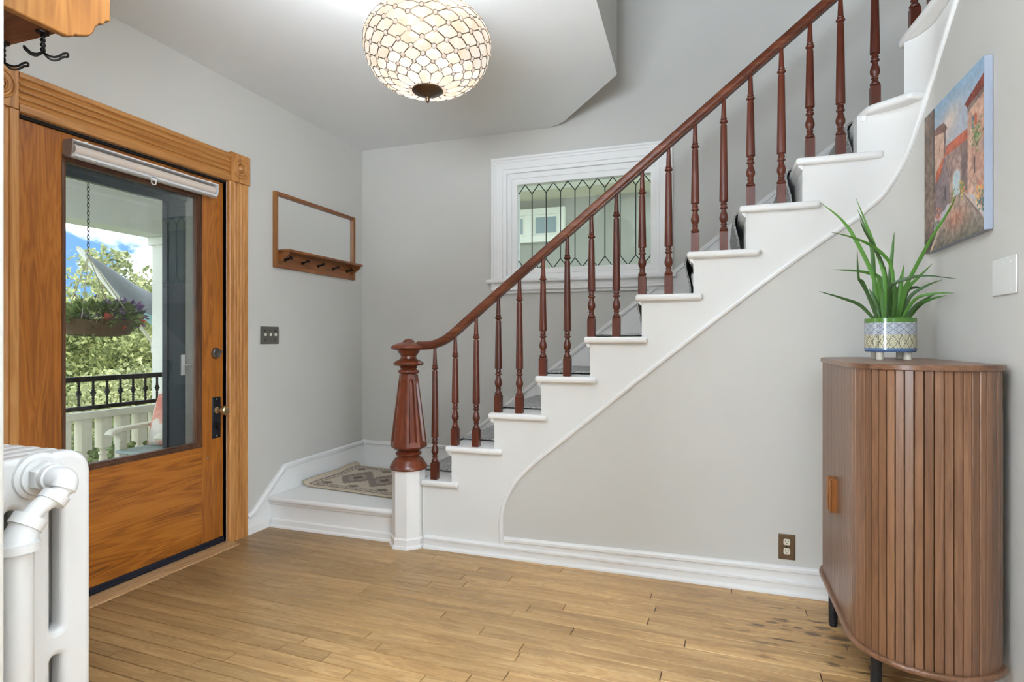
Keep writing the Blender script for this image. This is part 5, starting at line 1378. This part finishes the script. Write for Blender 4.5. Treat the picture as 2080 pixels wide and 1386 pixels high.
def foliage(name, parent, pts, size, mat, seed):
    me = leaves(pts-np.array(WO[parent.name]), size, seed); me.materials.append(mat)
    o = bpy.data.objects.new(name, me); COL.objects.link(o); o.parent = parent; o['kind'] = 'stuff'; return o
foliage('leaves', hb, blob((-4.45, 3.17, 1.38), (.24, .30, .12), 900, 31), .034, M['lf2'], 31)
foliage('purple_petals', hb, np.vstack([blob((-4.40, 3.36, 1.40), (.14, .15, .12), 160, 32), blob((-4.42, 3.2, 1.42), (.2, .25, .10), 90, 35)]), .026, M['purple'], 32)
foliage('coral_petals', hb, np.vstack([blob((-4.27, 3.36, 1.36), (.035, .035, .03), 40, 33), blob((-4.25, 3.09, 1.38), (.03, .03, .025), 30, 34), blob((-4.24, 3.2, 1.31), (.02, .02, .02), 20, 36)]), .02, M['coral'], 33)

# garden: lawn and trees
struct('ground', MB().box(-40, -4.86, -20, 40, -1.5, -1.2).box(-4.86, 20, 4.4, 40, -1.5, -1.2), paint('lawn', rgb(118, 128, 74), .9, .5, 8, .1, .25), smooth=0)
M['bark'] = paint('bark', rgb(110, 98, 80), .9, .6, 30)
def tree(label, x, y, h, blobs, mat, size, seed, nl, lean=.3, cat='tree', group=None):
    t = thing('tree' if cat == 'tree' else 'shrub', label, cat, (x, y, -1.2), group)
    rg = random.Random(seed); tk = MB(); top = max(b[2] for b in blobs)
    tk.tube(smoothpath([(x, y, -1.25), (x+rg.uniform(-.1, .1), y+rg.uniform(-.1, .1), (top-1.2)*.3), (x+rg.uniform(-lean, lean), y+rg.uniform(-lean, lean), top*.75)], 4), [.16-.11*i/8 for i in range(9)], 8)
    for b in blobs: tk.tube(smoothpath([(x, y, max(-.6, b[2]*.35)), ((x+b[0])/2, (y+b[1])/2, b[2]*.7), (b[0], b[1], b[2])], 4), [.06-.045*i/8 for i in range(9)], 6)
    obj('trunk', tk, M['bark'], t)
    foliage('foliage', t, np.vstack([blob((b[0], b[1], b[2]), b[3:6], nl, seed*7+i) for i, b in enumerate(blobs)]), size, mat, seed)
tree('sparse tall tree with thin branches against the sky', -13, 9.3, 4.4, [(-13, 8.7, 2.3, .7, .7, .45), (-13, 9.4, 3.0, .5, .6, .3), (-13.2, 9.9, 2.5, .5, .6, .3), (-12.8, 10.2, 1.7, .9, .9, .6)], M['lf3'], .075, 3, 420)
tree('tall rounded tree behind the flag pole', -14, 11.6, 4, [(-14, 11.6, 2.1, 1.3, 1.3, .85), (-14.3, 12.6, 1.6, 1.5, 1.4, 1.0), (-14, 10.9, 1.2, 1.2, 1.1, 1.0)], M['lf1'], .075, 5, 4200)
tree('broad olive green tree in the middle distance', -11.5, 8.3, 2.4, [(-11.5, 8.0, 1.1, 1.1, 1.2, .9), (-11.3, 9.1, .9, 1.2, 1.2, 1.0), (-11.8, 8.6, .3, 1.4, 1.8, 1.0)], M['lf1'], .065, 7, 4600)
tree('deep green tree at the back of the garden', -17, 12.6, 3, [(-17, 11, .9, 1.9, 1.9, 1.5), (-17, 13, 1.2, 1.9, 1.9, 1.5), (-17, 14.7, 1.4, 1.9, 1.9, 1.6), (-17, 9.5, .9, 1.8, 1.8, 1.5)], M['lf2'], .085, 9, 4200)
tree('pale leafy bush just beyond the porch railing', -8.4, 6.6, .6, [(-8.4, 5.9, -.1, .75, .75, .75), (-8.5, 6.7, .0, .75, .8, .8), (-8.4, 7.4, .1, .7, .7, .7)], M['lf3'], .045, 11, 4800, cat='shrub')
tree('dark green bush below the iron railing', -6.6, 4.9, 0, [(-6.6, 4.5, -.5, .6, .6, .65), (-6.6, 5.2, -.45, .6, .6, .7), (-6.7, 6.0, -.4, .6, .7, .7)], M['lf2'], .038, 13, 4500, cat='shrub')
tree('mid green bush to the right of the basket', -9.9, 8.2, 1.0, [(-9.9, 7.7, .5, .8, .8, .8), (-9.9, 8.7, .4, .8, .8, .9), (-9.9, 7.3, -.3, .8, .8, .8)], M['lf1'], .055, 15, 4200, cat='shrub')

# ------------------------------------------------------------------ neighbour's house seen through the leaded window
nh = thing('neighbour_house', 'grey stucco house with white window and eaves beyond the leaded window', 'house', (-1.5, 6.6, -1.2))
M['stucco'] = paint('grey_stucco', rgb(170, 168, 162), .9, .5, 90, .1, .08)
NYH = 6.6
obj('wall', MB().box(-4.2, 6, NYH, NYH+.3, -1.2, 3.0), M['stucco'], nh, smooth=0)
obj('soffit', MB().box(-4.3, 6, NYH-.45, NYH, 2.86, 2.89), M['cream'], nh, smooth=0)
obj('gutter', MB().prism([(NYH-.45, 2.86), (NYH-.56, 2.90), (NYH-.58, 2.985), (NYH-.45, 2.985)], 'x', -4.4, 6), M['extwhite'], nh, smooth=0)
M['shingle'] = paint('shingle', rgb(176, 178, 178), .9, .5, 60, .1, .1)
for k in range(8):
    ya = NYH-.50+k*.14; za = 2.97+k*.095
    obj('shingle_course', MB().prism([(ya, za), (ya+.20, za+.136), (ya+.20, za+.148), (ya, za+.014)], 'x', -4.4, 6), M['shingle'], nh, smooth=0)
ywf = NYH
fr = MB()
def nwin(x0, x1, z0, z1, w):
    return MB().box(x0, x0+w, ywf-.05, ywf, z0, z1).box(x1-w, x1, ywf-.05, ywf, z0, z1).box(x0+w, x1-w, ywf-.05, ywf, z0, z0+w).box(x0+w, x1-w, ywf-.05, ywf, z1-w, z1)
f0 = obj('window', nwin(-3.0, -1.645, 2.36, 2.755, .075), M['extwhite'], nh, bevel=.004)
obj('mullion', MB().box(-2.13, -2.03, ywf-.05, ywf, 2.43, 2.68), M['extwhite'], f0, bevel=.004)
M['darkglass'] = base('far_window_glass', rgb(150, 164, 172), .12, 0, .6)[0]
for a, b_ in ((-2.92, -2.13), (-2.03, -1.72)):
    obj('sash', MB().box(a, b_, ywf-.03, ywf-.02, 2.435, 2.68).box(a, b_, ywf-.035, ywf-.028, 2.435, 2.455), M['extwhite'], f0, smooth=0)
    obj('window_glass', MB().box(a+.03, b_-.03, ywf-.034, ywf-.030, 2.465, 2.65), M['darkglass'], f0, smooth=0)
    obj('glazing_bar', MB().box((a+b_)/2-.008, (a+b_)/2+.008, ywf-.038, ywf-.034, 2.465, 2.65), M['alu'], f0, smooth=0)
